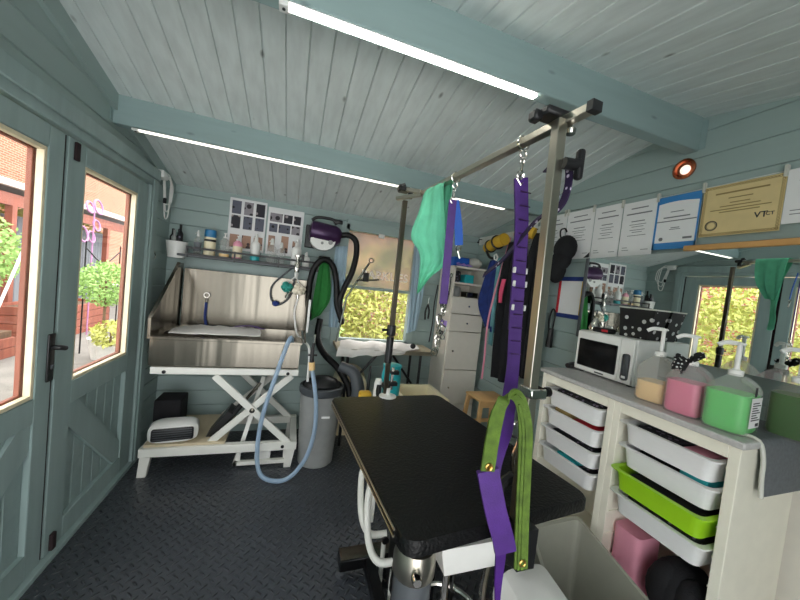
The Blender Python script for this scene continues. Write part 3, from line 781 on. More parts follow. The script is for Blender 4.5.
# photo boards
def photo_board(label, x0, x1, z0, z1, cells, tilt=0):
    t = thing('photo_board', label, 'photo board', ((x0 + x1) / 2, YB - .012, z0), 'photo boards above the bath shelf')
    obj('backing', G().box((x0, YB - .012, z0), (x1, YB - .002, z1), .002), 'paper', t)
    for k, (a, c, d, e) in enumerate(cells):
        w_, h_ = x1 - x0, z1 - z0
        obj('photograph', G().box((x0 + a * w_, YB - .0155, z0 + c * h_), (x0 + d * w_, YB - .0125, z0 + e * h_)), ('print', 'print3', 'print', 'print4', 'print3')[(k * 7 + len(label)) % 5] if c > .3 else 'print2', t)
c1 = [(.07 + i * .32, zz, .31 + i * .32, zz + .25) for zz in (.70, .42, .05) for i in range(3)]
photo_board('white board of dog photos, the taller one at left above shelf', -.565, -.275, 1.60, 2.035, c1)
c2 = [(.06, .70, .40, .88), (.44, .70, .68, .88), (.72, .70, .92, .88), (.06, .48, .28, .66), (.32, .48, .64, .66), (.68, .48, .92, .66), (.06, .06, .24, .40), (.42, .06, .62, .42), (.74, .06, .92, .34)]
photo_board('white board of dog photos, the one at right near the dryer', -.262, .036, 1.60, 2.01, c2)
# tap, shower, sponges
tp = thing('mixer_tap', 'chrome wall tap with hoses above the right end of the bath', 'tap', (.02, 2.86, 1.5))
obj('body', G().lathe((.015, 2.83, 1.46), [(.016, 0), (.022, .02), (.022, .07), (.014, .08), (.014, .13), (.026, .135), (.026, .15)], 14).tube([(.015, 2.83, 1.50), (.015, 2.99, 1.50)], .014, 10), 'chrome', tp)
obj('lever', G().box((.045, 2.80, 1.56), (.065, 2.83, 1.62), .004), 'black', tp)
obj('outlet', G().tube([(.015, 2.83, 1.46), (.015, 2.80, 1.42)], [.018, .012], 10), 'whitep', tp)
shw = thing('shower_hose', 'grey shower hose looping down from the tap over the steel backsplash', 'hose', (-.1, 2.9, 1.2))
obj('tube', G().tube([(.0, 2.9, 1.52), (-.08, 2.92, 1.44), (-.17, 2.93, 1.33), (-.17, 2.93, 1.22), (-.11, 2.93, 1.17), (-.02, 2.92, 1.25), (.01, 2.9, 1.42)], .008, 8, 6), 'dgrey', shw)
obj('knot_cap', G().sph((-.13, 2.925, 1.18), .03, (1, .7, .8), 8), 'navy', shw)
hs_ = thing('hand_shower', 'chrome hand shower with white hose at the right of the bath', 'shower', (.06, 2.88, .97))
obj('head', G().tube([(-.05, 2.86, 1.24), (-.025, 2.87, 1.29), (.02, 2.88, 1.30), (.1, 2.9, 1.295)], [.016, .012], 10, 4), 'chrome', hs_)
obj('handle', G().tube([(.04, 2.88, 1.30), (.045, 2.88, 1.24)], .013, 10), 'chrome', hs_)
obj('hose', G().tube([(.045, 2.88, 1.24), (.03, 2.87, 1.12), (.06, 2.8, .97), (.10, 2.62, .94), (.155, 2.45, .90), (.165, 2.44, .66)], .009, 8, 6), 'whitep', hs_)
def puff(label, c, r, m_, seed):
    t = thing('bath_puff', label, 'sponge', c, 'net sponges hung from the tap')
    g = G(); rnd = random.Random(seed)
    for _ in range(26):
        d = V((rnd.gauss(0, 1), rnd.gauss(0, 1), rnd.gauss(0, 1))).normalized()
        g.sph(V(c) + d * r * .72, r * rnd.uniform(.26, .4), (1, 1, 1), 8)
    g.sph(c, r * .8, (1, 1, 1), 10)
    obj('net', g, m_, t, ang=80)
    obj('cord', G().tube([V(c) + V((0, 0, r * .8)), V((.012, 2.80, 1.435))], .004, 6), 'whitep', t)
puff('teal net sponge hanging from the tap, left of the cream one', (-.05, 2.85, 1.335), .045, 'teals', 2)
puff('cream net sponge hanging from the tap, right of the teal one', (.045, 2.84, 1.325), .056, 'creams', 3)

# pale blue tube looping from bath to floor and up beside the bin
hz = thing('water_tube', 'pale blue plastic tube looping from the bath rim down to the floor', 'tube', (0, 2.4, 0))
obj('tube', G().tube([(.03, 2.50, .93), (.02, 2.44, .985), (0, 2.40, .95), (-.04, 2.38, .80), (-.12, 2.36, .45), (-.135, 2.34, .20), (-.10, 2.30, .05), (0, 2.26, .016), (.10, 2.25, .045), (.19, 2.24, .18), (.23, 2.24, .36), (.225, 2.24, .55), (.20, 2.25, .70), (.175, 2.26, .80)], .0145, 12, 6), 'hose', hz)
obj('connector', G().tube([(.175, 2.26, .80), (.168, 2.26, .855)], .021, 12), 'creaml', hz)
obj('spray_gun', G().tube([(.168, 2.26, .855), (.165, 2.26, .92), (.17, 2.26, .99)], [.016, .010], 10).box((.14, 2.25, .90), (.20, 2.27, .91)), 'black', hz)
obj('nozzle', G().tube([(.17, 2.26, .99), (.172, 2.26, 1.05)], .007, 8), 'chrome', hz)

# plug, cable and hook on the left wall
t = thing('cable_coil', 'coil of white cable hanging at the corner of the door frame', 'cable', (-.945, 2.78, 1.95))
obj('adaptor', G().box((-.985, 2.70, 2.02), (-.925, 2.80, 2.075), .012, 2), 'whitep', t)
for k in range(3): obj('loop', G().tube([(-.95, 2.74 + .02 * k, 2.06), (-.93, 2.84 + .025 * k, 2.06 - .02 * k), (-.94, 2.88 + .02 * k, 1.90), (-.94, 2.87 + .01 * k, 1.78 + .05 * k), (-.945, 2.83 + .01 * k, 1.76 + .05 * k), (-.95, 2.81 + .015 * k, 1.88), (-.95, 2.78 + .01 * k, 2.02)], .0045, 6, 6), 'whitep', t)
obj('plug', G().box((-.955, 2.80, 1.86), (-.935, 2.82, 1.90), .004), 'black', t)
solo('wall_hook', G().torus((-.975, 2.78, 1.47), .022, .004, (1, 0, 0)).box((-.986, 2.76, 1.485), (-.976, 2.80, 1.505), .002), 'chrome', 'chrome ring hook on the wall between door frame and flower pot', 'hook', (-.98, 2.78, 1.46))

# ------------------------------------------------------------------ dryer on the back wall
dr = thing('wall_dryer', 'dark purple blower dryer mounted on the back wall left of window', 'dryer', (.22, 2.9, 1.70))
g = G().lathe((.09, 2.90, 1.84), [(.06, 0), (.085, .012), (.09, .05), (.09, .21), (.075, .25), (.05, .27)], 24, (1, 0, -.08)); bd = obj('motor_housing', g, 'purplem', dr)
obj('handle', G().tube([(.10, 2.87, 1.925), (.15, 2.86, 1.955), (.27, 2.86, 1.955), (.31, 2.87, 1.92)], .013, 10, 4).box((.28, 2.85, 1.925), (.36, 2.88, 1.96), .008, 2), 'black', bd)
obj('wall_bracket', G().box((.06, 2.98, 1.70), (.28, YB - .001, 1.90), .005), 'black', dr)
g = G(); poly = [(.10 + .105 + math.cos(a) * .105, 2.835, 1.77 + math.sin(a) * .09 * (1 if math.sin(a) < 0 else .15)) for a in [2 * PI * i / 24 for i in range(24)]]
g.prism(poly, (0, .12, 0)); fc = obj('face_plate', g, 'whitep', dr)
obj('dial', G().lathe((.2, 2.835, 1.74), [(.012, 0), (.012, -.006)], 10, (0, 1, 0)), 'greyp', fc)
obj('dial', G().lathe((.27, 2.835, 1.755), [(.02, 0), (.018, -.008)], 10, (0, 1, 0)), 'greyp', fc)
obj('hose', G().tube([(.33, 2.9, 1.83), (.42, 2.88, 1.845), (.49, 2.86, 1.80), (.505, 2.85, 1.68), (.48, 2.84, 1.52), (.43, 2.84, 1.38), (.40, 2.84, 1.25), (.43, 2.85, 1.10), (.445, 2.86, 1.08)], .026, 12, 6), 'rubber', dr)
hd = thing('hose_hanger', 'black hose looped on a wall hook beside the green towel', 'hose', (.24, 2.96, 1.60))
obj('hook', G().box((.19, 2.90, 1.60), (.29, YB - .001, 1.635), .008, 2).tube([(.24, 2.92, 1.60), (.24, 2.86, 1.585), (.24, 2.84, 1.61)], .01, 8, 3), 'black', hd)
obj('hose', G().tube([(.15, 2.88, 1.08), (.13, 2.87, 1.30), (.15, 2.86, 1.50), (.22, 2.85, 1.60), (.31, 2.86, 1.56), (.36, 2.86, 1.40), (.38, 2.85, 1.22), (.43, 2.83, 1.09), (.425, 2.82, 1.07)], .026, 12, 6), 'rubber', hd)
solo('green_towel', G().drape([((.205, 2.90, 1.60), (.275, 2.90, 1.60)), ((.185, 2.89, 1.40), (.310, 2.89, 1.42)), ((.170, 2.88, 1.2), (.315, 2.88, 1.25)), ((.165, 2.88, 1.06), (.25, 2.88, 1.12))], 22, 22, .010, 1.6, t=.006), 'green', 'bright green towel hanging below the dryer on the back wall', 'towel', (.25, 2.88, 1.6))
solo('pale_cloth', G().drape([((.33, 2.98, 1.74), (.44, 2.98, 1.76)), ((.33, 2.98, 1.35), (.45, 2.98, 1.35)), ((.34, 2.98, 1.0), (.44, 2.98, 1.0))], 18, 12, .01, 3, t=.005), 'btowel', 'pale blue cloth hanging at the left side of the back window', 'cloth', (.38, 2.98, 1.75))
solo('pale_cloth', G().drape([((1.10, 3.0, 1.88), (1.23, 3.0, 1.86)), ((1.11, 3.0, 1.4), (1.25, 3.0, 1.4)), ((1.12, 3.0, .98), (1.22, 3.0, 1.02))], 18, 12, .01, 3, t=.005, seed=3), 'btowel', 'pale blue cloth hanging at the right side of the back window', 'cloth', (1.17, 3.0, 1.87))
# leaning chrome rod with black clamp
t = thing('grooming_rod', 'thin chrome rod with black clamp leaning before the back window', 'rod', (.42, 2.8, .9))
obj('rod', G().tube([(.40, 2.80, .90), (.45, 2.80, 1.30), (.62, 2.80, 1.62)], .009, 8).torus((.635, 2.80, 1.645), .02, .005, (0, 1, 0)), 'chrome', t)
obj('clamp', G().bar((.52, 2.79, 1.455), (.72, 2.79, 1.48), .018, .014).box((.575, 2.775, 1.45), (.625, 2.805, 1.53), .006), 'black', t)
# grey vacuum hose behind the table end and swing bin
bn = thing('swing_bin', 'grey plastic bin with dark open rim right of the dog bath', 'bin', (.285, 2.52, 0))
BC = (.285, 2.52)
obj('body', G().lathe((*BC, 0), [(.125, 0), (.135, .01), (.160, .55), (.163, .56)], 26), 'greyp', bn)
obj('rim', G().lathe((*BC, .555), [(.163, 0), (.170, .01), (.168, .055), (.153, .06), (.148, .02)], 26), 'dgrey', bn)
obj('lid', G().lathe((*BC, .585), [(.146, 0), (.14, .03), (.11, .07), (.05, .095), (.0, .10)], 20, (.0, .3, 1)), 'black', bn)
obj('label_plate', G().box((BC[0] - .0, BC[1] - .1625, .405), (BC[0] + .06, BC[1] - .152, .418)), 'paper', bn)
t = thing('hose_vacuum', 'thick black flexible hose curving down behind the swing bin', 'hose', (.45, 2.72, .4))
obj('hose', G().tube([(.25, 2.88, 1.08), (.24, 2.84, .92), (.30, 2.76, .80), (.42, 2.66, .70), (.50, 2.58, .58), (.52, 2.56, .50)], .028, 12, 6), 'rubber', t)
obj('nozzle', G().tube([(.40, 2.45, .78), (.50, 2.40, .74), (.54, 2.36, .62), (.53, 2.36, .5)], [.04, .06, .062, .055], 14, 5), 'dgrey', t)

# ------------------------------------------------------------------ folding table under the window
ft = thing('folding_table', 'folding grooming table with white towel top under the back window', 'table', (.86, 2.85, 0))
obj('tabletop', G().box((.40, 2.68, .835), (1.32, 3.03, .865), .004), 'ply', ft)
obj('edge_trim', G().box((.395, 2.672, .832), (1.325, 2.68, .868), .002), 'alu', ft)
for (x0, x1) in ((.50, .62), (1.18, 1.06)):
    for y in (2.72, 2.98):
        obj('leg', G().tube([(x0, y, .84), (x0, y, .0)], .013, 8), 'black', ft)
    obj('brace', G().tube([(x1 + (.16 if x0 < 1 else -.16), 2.74, .83), (x0, 2.74, .48)], .011, 8), 'black', ft)
    obj('crossbar', G().tube([(x0, 2.72, .3), (x0, 2.98, .3)], .011, 8), 'black', ft)
solo('white_towel', G().drape([((.39, 2.66, .80), (1.0, 2.665, .845)), ((.40, 2.665, .86), (1.02, 2.665, .868)), ((.42, 2.72, .877), (1.15, 2.72, .874)), ((.45, 2.9, .885), (1.20, 2.9, .878)), ((.47, 3.0, .88), (1.2, 3.0, .878))], 26, 20, .008, 3, t=.006, nrm=(0, -.2, 1), taper=False), 'wtowel', 'crumpled white towel covering the folding table', 'towel', (.8, 2.85, .86))
solo('rubber_ball', G().sph((1.10, 2.74, .905), .026), 'black', 'small black ball on the folding table right end', 'ball', (1.10, 2.74, .88))

# things between the tables
t = thing('storage_tub', 'round cream tub lying behind the hose under the folding table', 'tub', (.55, 2.80, 0))
obj('body', G().lathe((.56, 2.78, .50), [(.12, 0), (.15, .01), (.15, .2), (.13, .22)], 22, (.1, 1, .1)).box((.50, 2.9, 0), (.62, 2.95, .4)), 'creamp', t)
t = thing('storage_crate', 'cream plastic crate between the grooming table and white cabinet', 'crate', (1.02, 2.32, 0))
cx0, cx1, cy0, cy1, cz = .86, 1.20, 2.16, 2.52, .60
g = G().rings([rrect(cx0 + .03, cy0 + .03, cx1 - .03, cy1 - .03, .0), rrect(cx0, cy0, cx1, cy1, cz), rrect(cx0 - .015, cy0 - .015, cx1 + .015, cy1 + .015, cz), rrect(cx0 - .015, cy0 - .015, cx1 + .015, cy1 + .015, cz + .015), rrect(cx0 + .012, cy0 + .012, cx1 - .012, cy1 - .012, cz + .015), rrect(cx0 + .05, cy0 + .05, cx1 - .05, cy1 - .05, .3)])
obj('body', g, 'creamp', t, ang=25)
t = thing('added_support_stand', 'low white stand added as a support behind the far end of the grooming table', 'stand', (.62, 2.13, 0))  # support added to hold up the jug, clipper, sponge and brush
obj('top', G().box((.44, 1.96, .60), (.80, 2.22, .62), .004), 'whitep', t)
for (x, y) in ((.66, 1.98), (.78, 1.98), (.66, 2.2), (.78, 2.2)): obj('leg', G().tube([(x, y, .6), (x, y, 0)], .014, 8), 'dgrey', t)
t = thing('water_jug', 'turquoise plastic jug behind the far post of the grooming table', 'jug', (.70, 2.08, .62))
obj('body', G().lathe((.70, 2.08, .62), [(.06, 0), (.064, .01), (.068, .20), (.06, .25), (.062, .27)], 20), 'teal', t)
obj('lid', G().lathe((.70, 2.08, .62), [(.064, .262), (.066, .28), (.03, .29)], 20), 'teal', t)
t = thing('clipper', 'small white and black clipper standing behind the grooming table', 'clipper', (.60, 2.04, .62))
obj('body', G().lathe((.60, 2.04, .62), [(.03, 0), (.032, .06), (.028, .16), (.02, .19)], 12), 'whitep', t); obj('grip', G().lathe((.60, 2.02, .70), [(.016, 0), (.02, .04), (.016, .08)], 10), 'black', t)
solo('yellow_sponge', G().box((.48, 2.02, .621), (.56, 2.09, .72), .015, 2), 'yellow', 'yellow sponge behind the far left corner of the grooming table', 'sponge', (.52, 2.05, .62))
solo('brush', G().tube([(.565, 2.17, .621), (.565, 2.17, .72), (.57, 2.17, .86)], [.014, .008], 8), 'black', 'thin black brush standing left of the turquoise jug', 'brush', (.565, 2.17, .62))

# ------------------------------------------------------------------ grooming table
# drawn 0.65 x 1.0 m with its top at 0.80; this set is scaled about the camera to 0.55 x 0.85 m with its top at 0.90
gt = thing('grooming_table', 'black rubber topped grooming table with steel overhead bar frame in the middle of the room', 'table', (.53, 1.06, 0))
CAM_SCALE = Matrix.Translation((0, 0, .2233)) @ Matrix.Scale(.846, 4)
A, B_, C_, D_ = V((.250, 1.735, 0)), V((.912, 1.765, 0)), V((1.028, .775, 0)), V((.325, .705, 0))
def rounded_quad(P, r, n, z):
    out = []
    for i, p in enumerate(P):
        a = (P[i - 1] - p).normalized(); c = (P[(i + 1) % 4] - p).normalized()
        s0, s1 = p + a * r, p + c * r
        for k in range(n + 1):
            t = k / n; q = s0.lerp(p, t).lerp(p.lerp(s1, t), t); out.append(V((q.x, q.y, z)))
    return out
P4 = [A, B_, C_, D_]
cen = (A + B_ + C_ + D_) / 4
def sc(f): return [cen + (p - cen) * f for p in P4]
g = G().rings([rounded_quad(P4, .05, 6, .762), rounded_quad(P4, .05, 6, .795), rounded_quad(sc(.99), .05, 6, .802), rounded_quad(sc(.93), .05, 6, .803)])
tt = obj('tabletop', g, 'rubber', gt)
g = G()
for off in (.001,):
    for z in (.772, .790): g.tube([A.lerp(D_, .04) + V((-.002, 0, z)), A.lerp(D_, .93) + V((-.002, 0, z))], .0035, 6)
obj('edge_trim', g, 'alu', tt)
obj('underframe', G().rings([rounded_quad(sc(.9), .04, 4, .72), rounded_quad(sc(.9), .04, 4, .762)]), 'blackm', gt)
TABLE_CAM_SCALE, CAM_SCALE = CAM_SCALE, None
# lifting base: column, H foot
col = obj('lift_column', G().box((.52, 1.10, .10), (.66, 1.32, .48), .01).box((.55, 1.14, .48), (.62, 1.28, .832), .006), 'blackm', gt)
g = G(); g.box((.33, 1.44, .045), (.97, 1.52, .105), .006); ob = obj('cross_foot', g, 'blackm', gt)
obj('wear_strip', G().box((.335, 1.442, .105), (.965, 1.518, .108)), 'steel', ob)
g = G(); g.box((.36, .93, .045), (.99, 1.01, .105), .006); obj('cross_foot', g, 'blackm', gt)
obj('spine', G().box((.45, .95, .05), (.50, 1.5, .10), .004).box((.64, .95, .05), (.70, 1.5, .10), .004), 'blackm', gt)
for (x, y) in ((.345, 1.48), (.955, 1.48), (.375, .97), (.975, .97)): obj('levelling_foot', G().lathe((x, y, 0), [(.022, 0), (.022, .015), (.008, .02), (.008, .05)], 12), 'dgrey', gt)
lg = obj('support_leg', G().lathe((.338, .677, .0), [(.068, 0), (.068, .015), (.050, .03), (.047, .77)], 22), 'dgrey', gt)
obj('collar', G().lathe((.338, .677, .765), [(.049, 0), (.052, .004), (.052, .042), (.047, .067)], 22), 'alu', lg)
obj('collar_knob', G().lathe((.322, .628, .80), [(.011, 0), (.013, .012), (.009, .022)], 12, (-.2, -1, 0)), 'chrome', lg)
# white tubular stool handles under the table's left edge
t = thing('tube_frame', 'white bent tube frame standing under the left table edge', 'frame', (.46, 1.5, 0))
for dy in (0, .16): obj('bent_tube', G().tube([(.50, 1.62 - dy, .48), (.44, 1.60 - dy, .46), (.425, 1.56 - dy, .38), (.43, 1.5 - dy, .27), (.46, 1.43 - dy, .235), (.54, 1.41 - dy, .24)], .016, 10, 5), 'white', t)
obj('panel', G().box((.455, 1.44, .28), (.475, 1.56, .50), .004), 'white', t)
for (x, y) in ((.53, 1.40), (.53, 1.25)): obj('caster', G().lathe((x, y - .012, .22), [(.018, 0), (.018, .024)], 12, (0, 1, 0)), 'black', t)
for y in (1.41, 1.26): obj('leg', G().tube([(.53, y, .24), (.53, y, 0.0)], .012, 8), 'white', t)
# white tray hung under the front edge, chrome stool
t = thing('salon_stool', 'chrome legged stool with white seat tucked under the grooming table', 'stool', (.60, .95, 0))
obj('seat', G().rings([rrect(.505, .80, .70, 1.04, .60), rrect(.47, .77, .735, 1.07, .70), rrect(.47, .77, .735, 1.07, .712)]), 'whitep', t, ang=30)
for (x, y) in ((.53, .83), (.68, .83), (.53, 1.02), (.68, 1.02)):
    obj('leg', G().tube([(x, y, .6), (x + (.0), y, .42), (x + (.05 if x > .6 else -.05), y + (-.06 if y < .9 else .06), .0)], .011, 8, 5), 'chrome', t)
obj('foot_ring', G().torus((.605, .925, .30), .14, .009, (0, 0, 1), 26), 'chrome', t)
t2 = None

# grooming arm (H frame)
ga = gt
CAM_SCALE = TABLE_CAM_SCALE
ZA = 1.958
fp_, rp_ = V((.668, .755, 0)), V((.560, 1.745, 0))
po = obj('front_post', G().bar((.690, .742, .70), (.660, .742, ZA), .030, .030, (0, 1, 0), .002), 'alu', ga)
obj('clamp_block', G().prism([(.655, .68, .695), (.655, .80, .695), (.655, .80, .735), (.655, .722, .735), (.655, .722, .81), (.655, .68, .81)], (.06, 0, 0)), 'black', po)
obj('clamp_screw', G().lathe((.70, .76, .665), [(.016, 0), (.016, .012), (.007, .013), (.007, .04)], 10), 'black', po)
obj('slide_bracket', G().box((.66, .715, 1.170), (.718, .768, 1.200), .004), 'chrome', po)
obj('bracket_screw', G().lathe((.718, .738, 1.185), [(.007, 0), (.007, .012), (.014, .013), (.014, .026)], 12, (1, 0, 0)), 'blackm', po)
k = obj('clamp_lever', G().tube([(.672, .72, 1.835), (.70, .715, 1.835), (.718, .712, 1.84)], .016, 10).box((.708, .70, 1.795), (.728, .722, 1.88), .008, 2), 'black', po)
rp = obj('rear_post', G().bar((.560, 1.745, .82), (.553, 1.745, 1.93), .026, .026, (0, 1, 0), .002), 'reflsteel', ga)
obj('post_tip', G().lathe((.574, 1.735, .803), [(.05, 0), (.05, .006), (.012, .012), (.012, .05)], 20), 'whitep', rp)
obj('clamp_block', G().box((.545, 1.735, .84), (.60, 1.79, .87), .004)  .box((.575, 1.725, .865), (.625, 1.76, .89), .004), 'black', rp)
obj('clamp_jaw', G().box((.58, 1.73, .93), (.63, 1.76, .955), .004), 'black', rp)
obj('clamp_screw', G().tube([(.59, 1.74, .845), (.59, 1.74, .97)], .01, 8), 'chrome', rp)
obj('height_collar', G().lathe((.556, 1.745, 1.16), [(.024, 0), (.026, .01), (.026, .05), (.022, .06)], 14).tube([(.556, 1.745, 1.19), (.50, 1.735, 1.19)], .007, 8).lathe((.556, 1.745, 1.0), [(.021, 0), (.021, .15)], 14), 'black', rp)
cb = obj('cross_bar', G().bar((.684, .655, ZA), (.617, 1.64, ZA), .030, .022, (0, 0, 1), .002), 'alu', ga)
obj('end_cap', G().bar((.685, .645, ZA), (.684, .664, ZA), .034, .026), 'black', cb)
obj('bar_clamp', G().box((.615, .74, ZA + .012), (.72, .80, ZA + .035), .006).box((.595, .765, ZA - .0), (.625, .80, ZA + .03), .006), 'black', cb)
obj('thumb_knob', G().lathe((.70, .74, ZA - .03), [(.013, 0), (.015, .012), (.008, .02)], 12), 'chrome', cb)
cb2 = obj('cross_bar', G().bar((.50, 1.735, 1.93), (.60, 1.62, 1.945), .024, .018, (0, 0, 1), .002).bar((.60, 1.63, 1.962), (.50, 1.73, 1.985), .024, .02, (0, 0, 1), .002), 'alu', ga)
obj('bar_clamp', G().box((.50, 1.68, 1.965), (.56, 1.74, 1.99), .006).tube([(.50, 1.70, 1.985), (.53, 1.70, 2.0)], .014, 8).lathe((.565, 1.70, 1.935), [(.014, 0), (.014, .03)], 10), 'black', cb2)

# turquoise towel over the bar
BARX = lambda y: .684 - (y - .655) * .068
g = G().drape([((.622, 1.56, ZA + .016), (.634, 1.37, ZA + .016)), ((.588, 1.55, 1.93), (.617, 1.38, 1.93)), ((.560, 1.52, 1.83), (.644, 1.40, 1.818)), ((.526, 1.50, 1.70), (.668, 1.40, 1.69)), ((.570, 1.47, 1.615), (.686, 1.40, 1.585)), ((.575, 1.46, 1.50), (.620, 1.42, 1.507)), ((.574, 1.46, 1.418), (.580, 1.44, 1.43))], 28, 36, .010, 2.0, ph=1, t=.006, nrm=(-.35, -.94, 0), seed=5)
g.drape([((.622, 1.56, ZA + .017), (.634, 1.37, ZA + .017)), ((.650, 1.56, ZA + .010), (.658, 1.38, ZA + .010)), ((.655, 1.55, 1.85), (.664, 1.39, 1.85)), ((.665, 1.52, 1.76), (.672, 1.39, 1.74)), ((.672, 1.46, 1.66), (.676, 1.40, 1.65))], 22, 26, .008, 2, ph=2, t=.006, nrm=(.9, .3, 0))
solo('turquoise_towel', g, 'turq', 'turquoise towel draped over the overhead steel bar', 'towel', (.60, 1.46, ZA))

# straps ---------------------------------------------------------------------
def ring_clip(g, p, dz=.05):
    p = V(p); g.torus(p, .012, .003, (0, 1, 0), 14, 6); g.torus(p - V((0, 0, .024)), .010, .003, (1, 0, 0), 14, 6); g.tube([p - V((0, 0, .03)), p - V((0, 0, .055))], .006, 8); g.torus(p - V((0, 0, .068)), .013, .003, (0, 1, 0), 14, 6)
ls = thing('long_strap', 'long purple grooming strap hanging beside the front post', 'strap', (.675, .88, ZA))
yb = .90; xb = BARX(yb)
g = G(); g.torus((xb, yb, ZA - .002), .022, .004, (-.12, 1, 0), 16, 6); ring_clip(g, (xb + .004, yb, ZA - .036)); obj('snap_clip', g, 'chrome', ls)
xs = xb + .008
obj('buckle', G().torus((xs, yb, 1.840), .017, .004, (0, 1, 0), 4, 6), 'chrome', ls)
obj('webbing', G().ribbon([(xs, yb, 1.846), (.700, yb, 1.70), (.711, yb, 1.58), (.727, yb, 1.343), (.733, .895, 1.222), (.706, .86, 1.135), (.655, .80, 1.098), (.635, .775, 1.06), (.595, .745, 1.02), (.565, .72, .975), (.56, .705, .93)], [V((.042, -.012, 0))] * 5 + [V((.044, -.012, 0))] * 6, .004, 6), 'purple', ls)
obj('webbing', G().ribbon([(xs + .003, yb + .008, 1.846), (.703, yb + .008, 1.70), (.714, yb + .008, 1.58), (.730, yb + .008, 1.343)], (.042, -.012, 0), .004, 6), 'purple', ls)
obj('pad', G().ribbon([(.530, .695, .99), (.548, .690, .93), (.568, .685, .87), (.596, .680, .80), (.607, .678, .765)], (.056, -.014, 0), .014, 6), 'purple', ls)
obj('tail', G().ribbon([(.602, .69, .775), (.605, .69, .72), (.608, .69, .66), (.614, .69, .60)], [V((.034, 0, 0)), V((.03, 0, 0)), V((.022, 0, 0)), V((.014, 0, 0))], .005, 6), 'purple', ls)
for k, z in ((3, 1.545), (3.6, 1.50), (4.5, 1.42)):
    for sd in (-1, 1): obj('keeper', G().box((.694 + k * .008 + sd * .0235 - .003, yb - .006, z - .010), (.694 + k * .008 + sd * .0235 + .003, yb + .008, z + .010), .002), 'whitep', ls)
for k in range(13): obj('stitch_bar', G().box((.676 + k * .0035, yb - .0075, 1.80 - k * .045), (.716 + k * .0035, yb - .0035, 1.803 - k * .045)), 'purplem', ls)
ss = thing('short_strap', 'short purple strap with chrome clips hanging from the middle of the bar', 'strap', (.64, 1.31, ZA))
yb = 1.31; xb = BARX(yb)
g = G(); g.torus((xb, yb, ZA - .002), .022, .004, (-.12, 1, 0), 16, 6); ring_clip(g, (xb, yb, ZA - .036)); obj('snap_clip', g, 'chrome', ss)
xb += .012
obj('webbing', G().ribbon([(xb - .014, yb, 1.856), (xb - .008, yb, 1.6), (xb - .002, yb, 1.39)], (.034, -.01, 0), .005, 5), 'purple', ss)
obj('blue_end', G().ribbon([(xb + .002, yb + .012, 1.86), (xb + .035, yb + .014, 1.75), (xb + .050, yb + .014, 1.665)], (.036, -.01, 0), .004, 5), 'blue', ss, 'bright blue webbing end')
obj('ring', G().torus((xb + .048, yb + .012, 1.650), .012, .003, (0, 1, 0)).tube([(xb + .046, yb + .012, 1.638), (xb + .06, yb + .012, 1.605)], .004, 6), 'chrome', ss)
g = G(); z = 1.385; rnd = random.Random(5)
for k in range(13):
    g.torus((xb + .0 - k * .0012 + rnd.uniform(-.007, .007), yb, z - .009), .0095, .0026, (rnd.uniform(-.4, .4), 1, 0) if k % 2 else (1, rnd.uniform(-.3, .8), .2), 12, 5); z -= .016
obj('chain', g, 'chrome', ss)
for (dx, z0) in ((-.028, 1.35), (.024, 1.30), (-.022, 1.24)): obj('spare_clip', G().tube([(xb, yb, z0), (xb + dx, yb - .004, z0 - .02), (xb + dx * .6, yb - .004, z0 - .055)], .0035, 6, 4).torus((xb + dx * .5, yb - .004, z0 - .062), .010, .0026, (0, 1, 0), 12, 5), 'chrome', ss)
obj('end_clip', G().torus((xb - .018, yb, z - .010), .016, .003, (0, 1, 0), 14, 5), 'chrome', ss)
# patterned lead wound round the lever
pl = thing('patterned_lead', 'dark purple patterned lead looped around the front post lever', 'lead', (.70, .74, 1.8))
obj('webbing', G().ribbon([(.69, .765, 1.835), (.708, .765, 1.76), (.70, .79, 1.72), (.69, .83, 1.69), (.70, .92, 1.63), (.72, 1.02, 1.58), (.72, 1.12, 1.53)], (.012, .022, .012), .004, 6), 'pattern', pl)
obj('loop', G().ribbon([(.665, .774, 1.825), (.69, .775, 1.85), (.712, .75, 1.853), (.715, .738, 1.80), (.71, .745, 1.74), (.695, .775, 1.70)], (.0, .022, .012), .004, 6), 'pattern', pl)
# green webbing loop over the slide bracket
gl = thing('green_strap', 'olive green webbing strap looped over the front post bracket', 'strap', (.63, .70, 1.19))
gp = [(.515, .675, 1.00), (.522, .68, 1.08), (.532, .685, 1.145), (.552, .688, 1.187), (.580, .69, 1.197), (.608, .69, 1.17), (.628, .685, 1.10), (.636, .68, 1.0), (.645, .675, .868), (.659, .67, .715)]
obj('webbing', G().ribbon(gp, [V((.036, -.004, -.012))] * 3 + [V((.02, -.012, .024))] * 2 + [V((.026, -.01, .016))] + [V((.036, -.01, 0))] * 4, .006, 6), 'olive', gl)
obj('stitch_ridge', G().ribbon([V(p) + V((0, -.005, 0)) for p in gp[4:]], [V((.006, -.004, .006))] * 2 + [V((.007, -.002, 0))] * 4, .003, 6), 'olive', gl)
obj('stitch_ridge', G().ribbon([V(p) + V((.011, -.004, 0)) for p in gp[5:]], [V((.004, -.002, .002))] + [V((.005, -.002, 0))] * 4, .003, 6), 'olive', gl)
obj('stitch_ridge', G().ribbon([V(p) + V((-.011, -.004, 0)) for p in gp[5:]], [V((.004, -.002, .002))] + [V((.005, -.002, 0))] * 4, .003, 6), 'olive', gl)
for p in ((.516, .671, 1.012), (.657, .664, .735)): obj('eyelet', G().torus(p, .008, .003, (.1, 1, 0), 16, 6).lathe((p[0], p[1] + .002, p[2]), [(.005, 0), (.005, -.001)], 10, (0, 1, 0)), 'brass', gl)
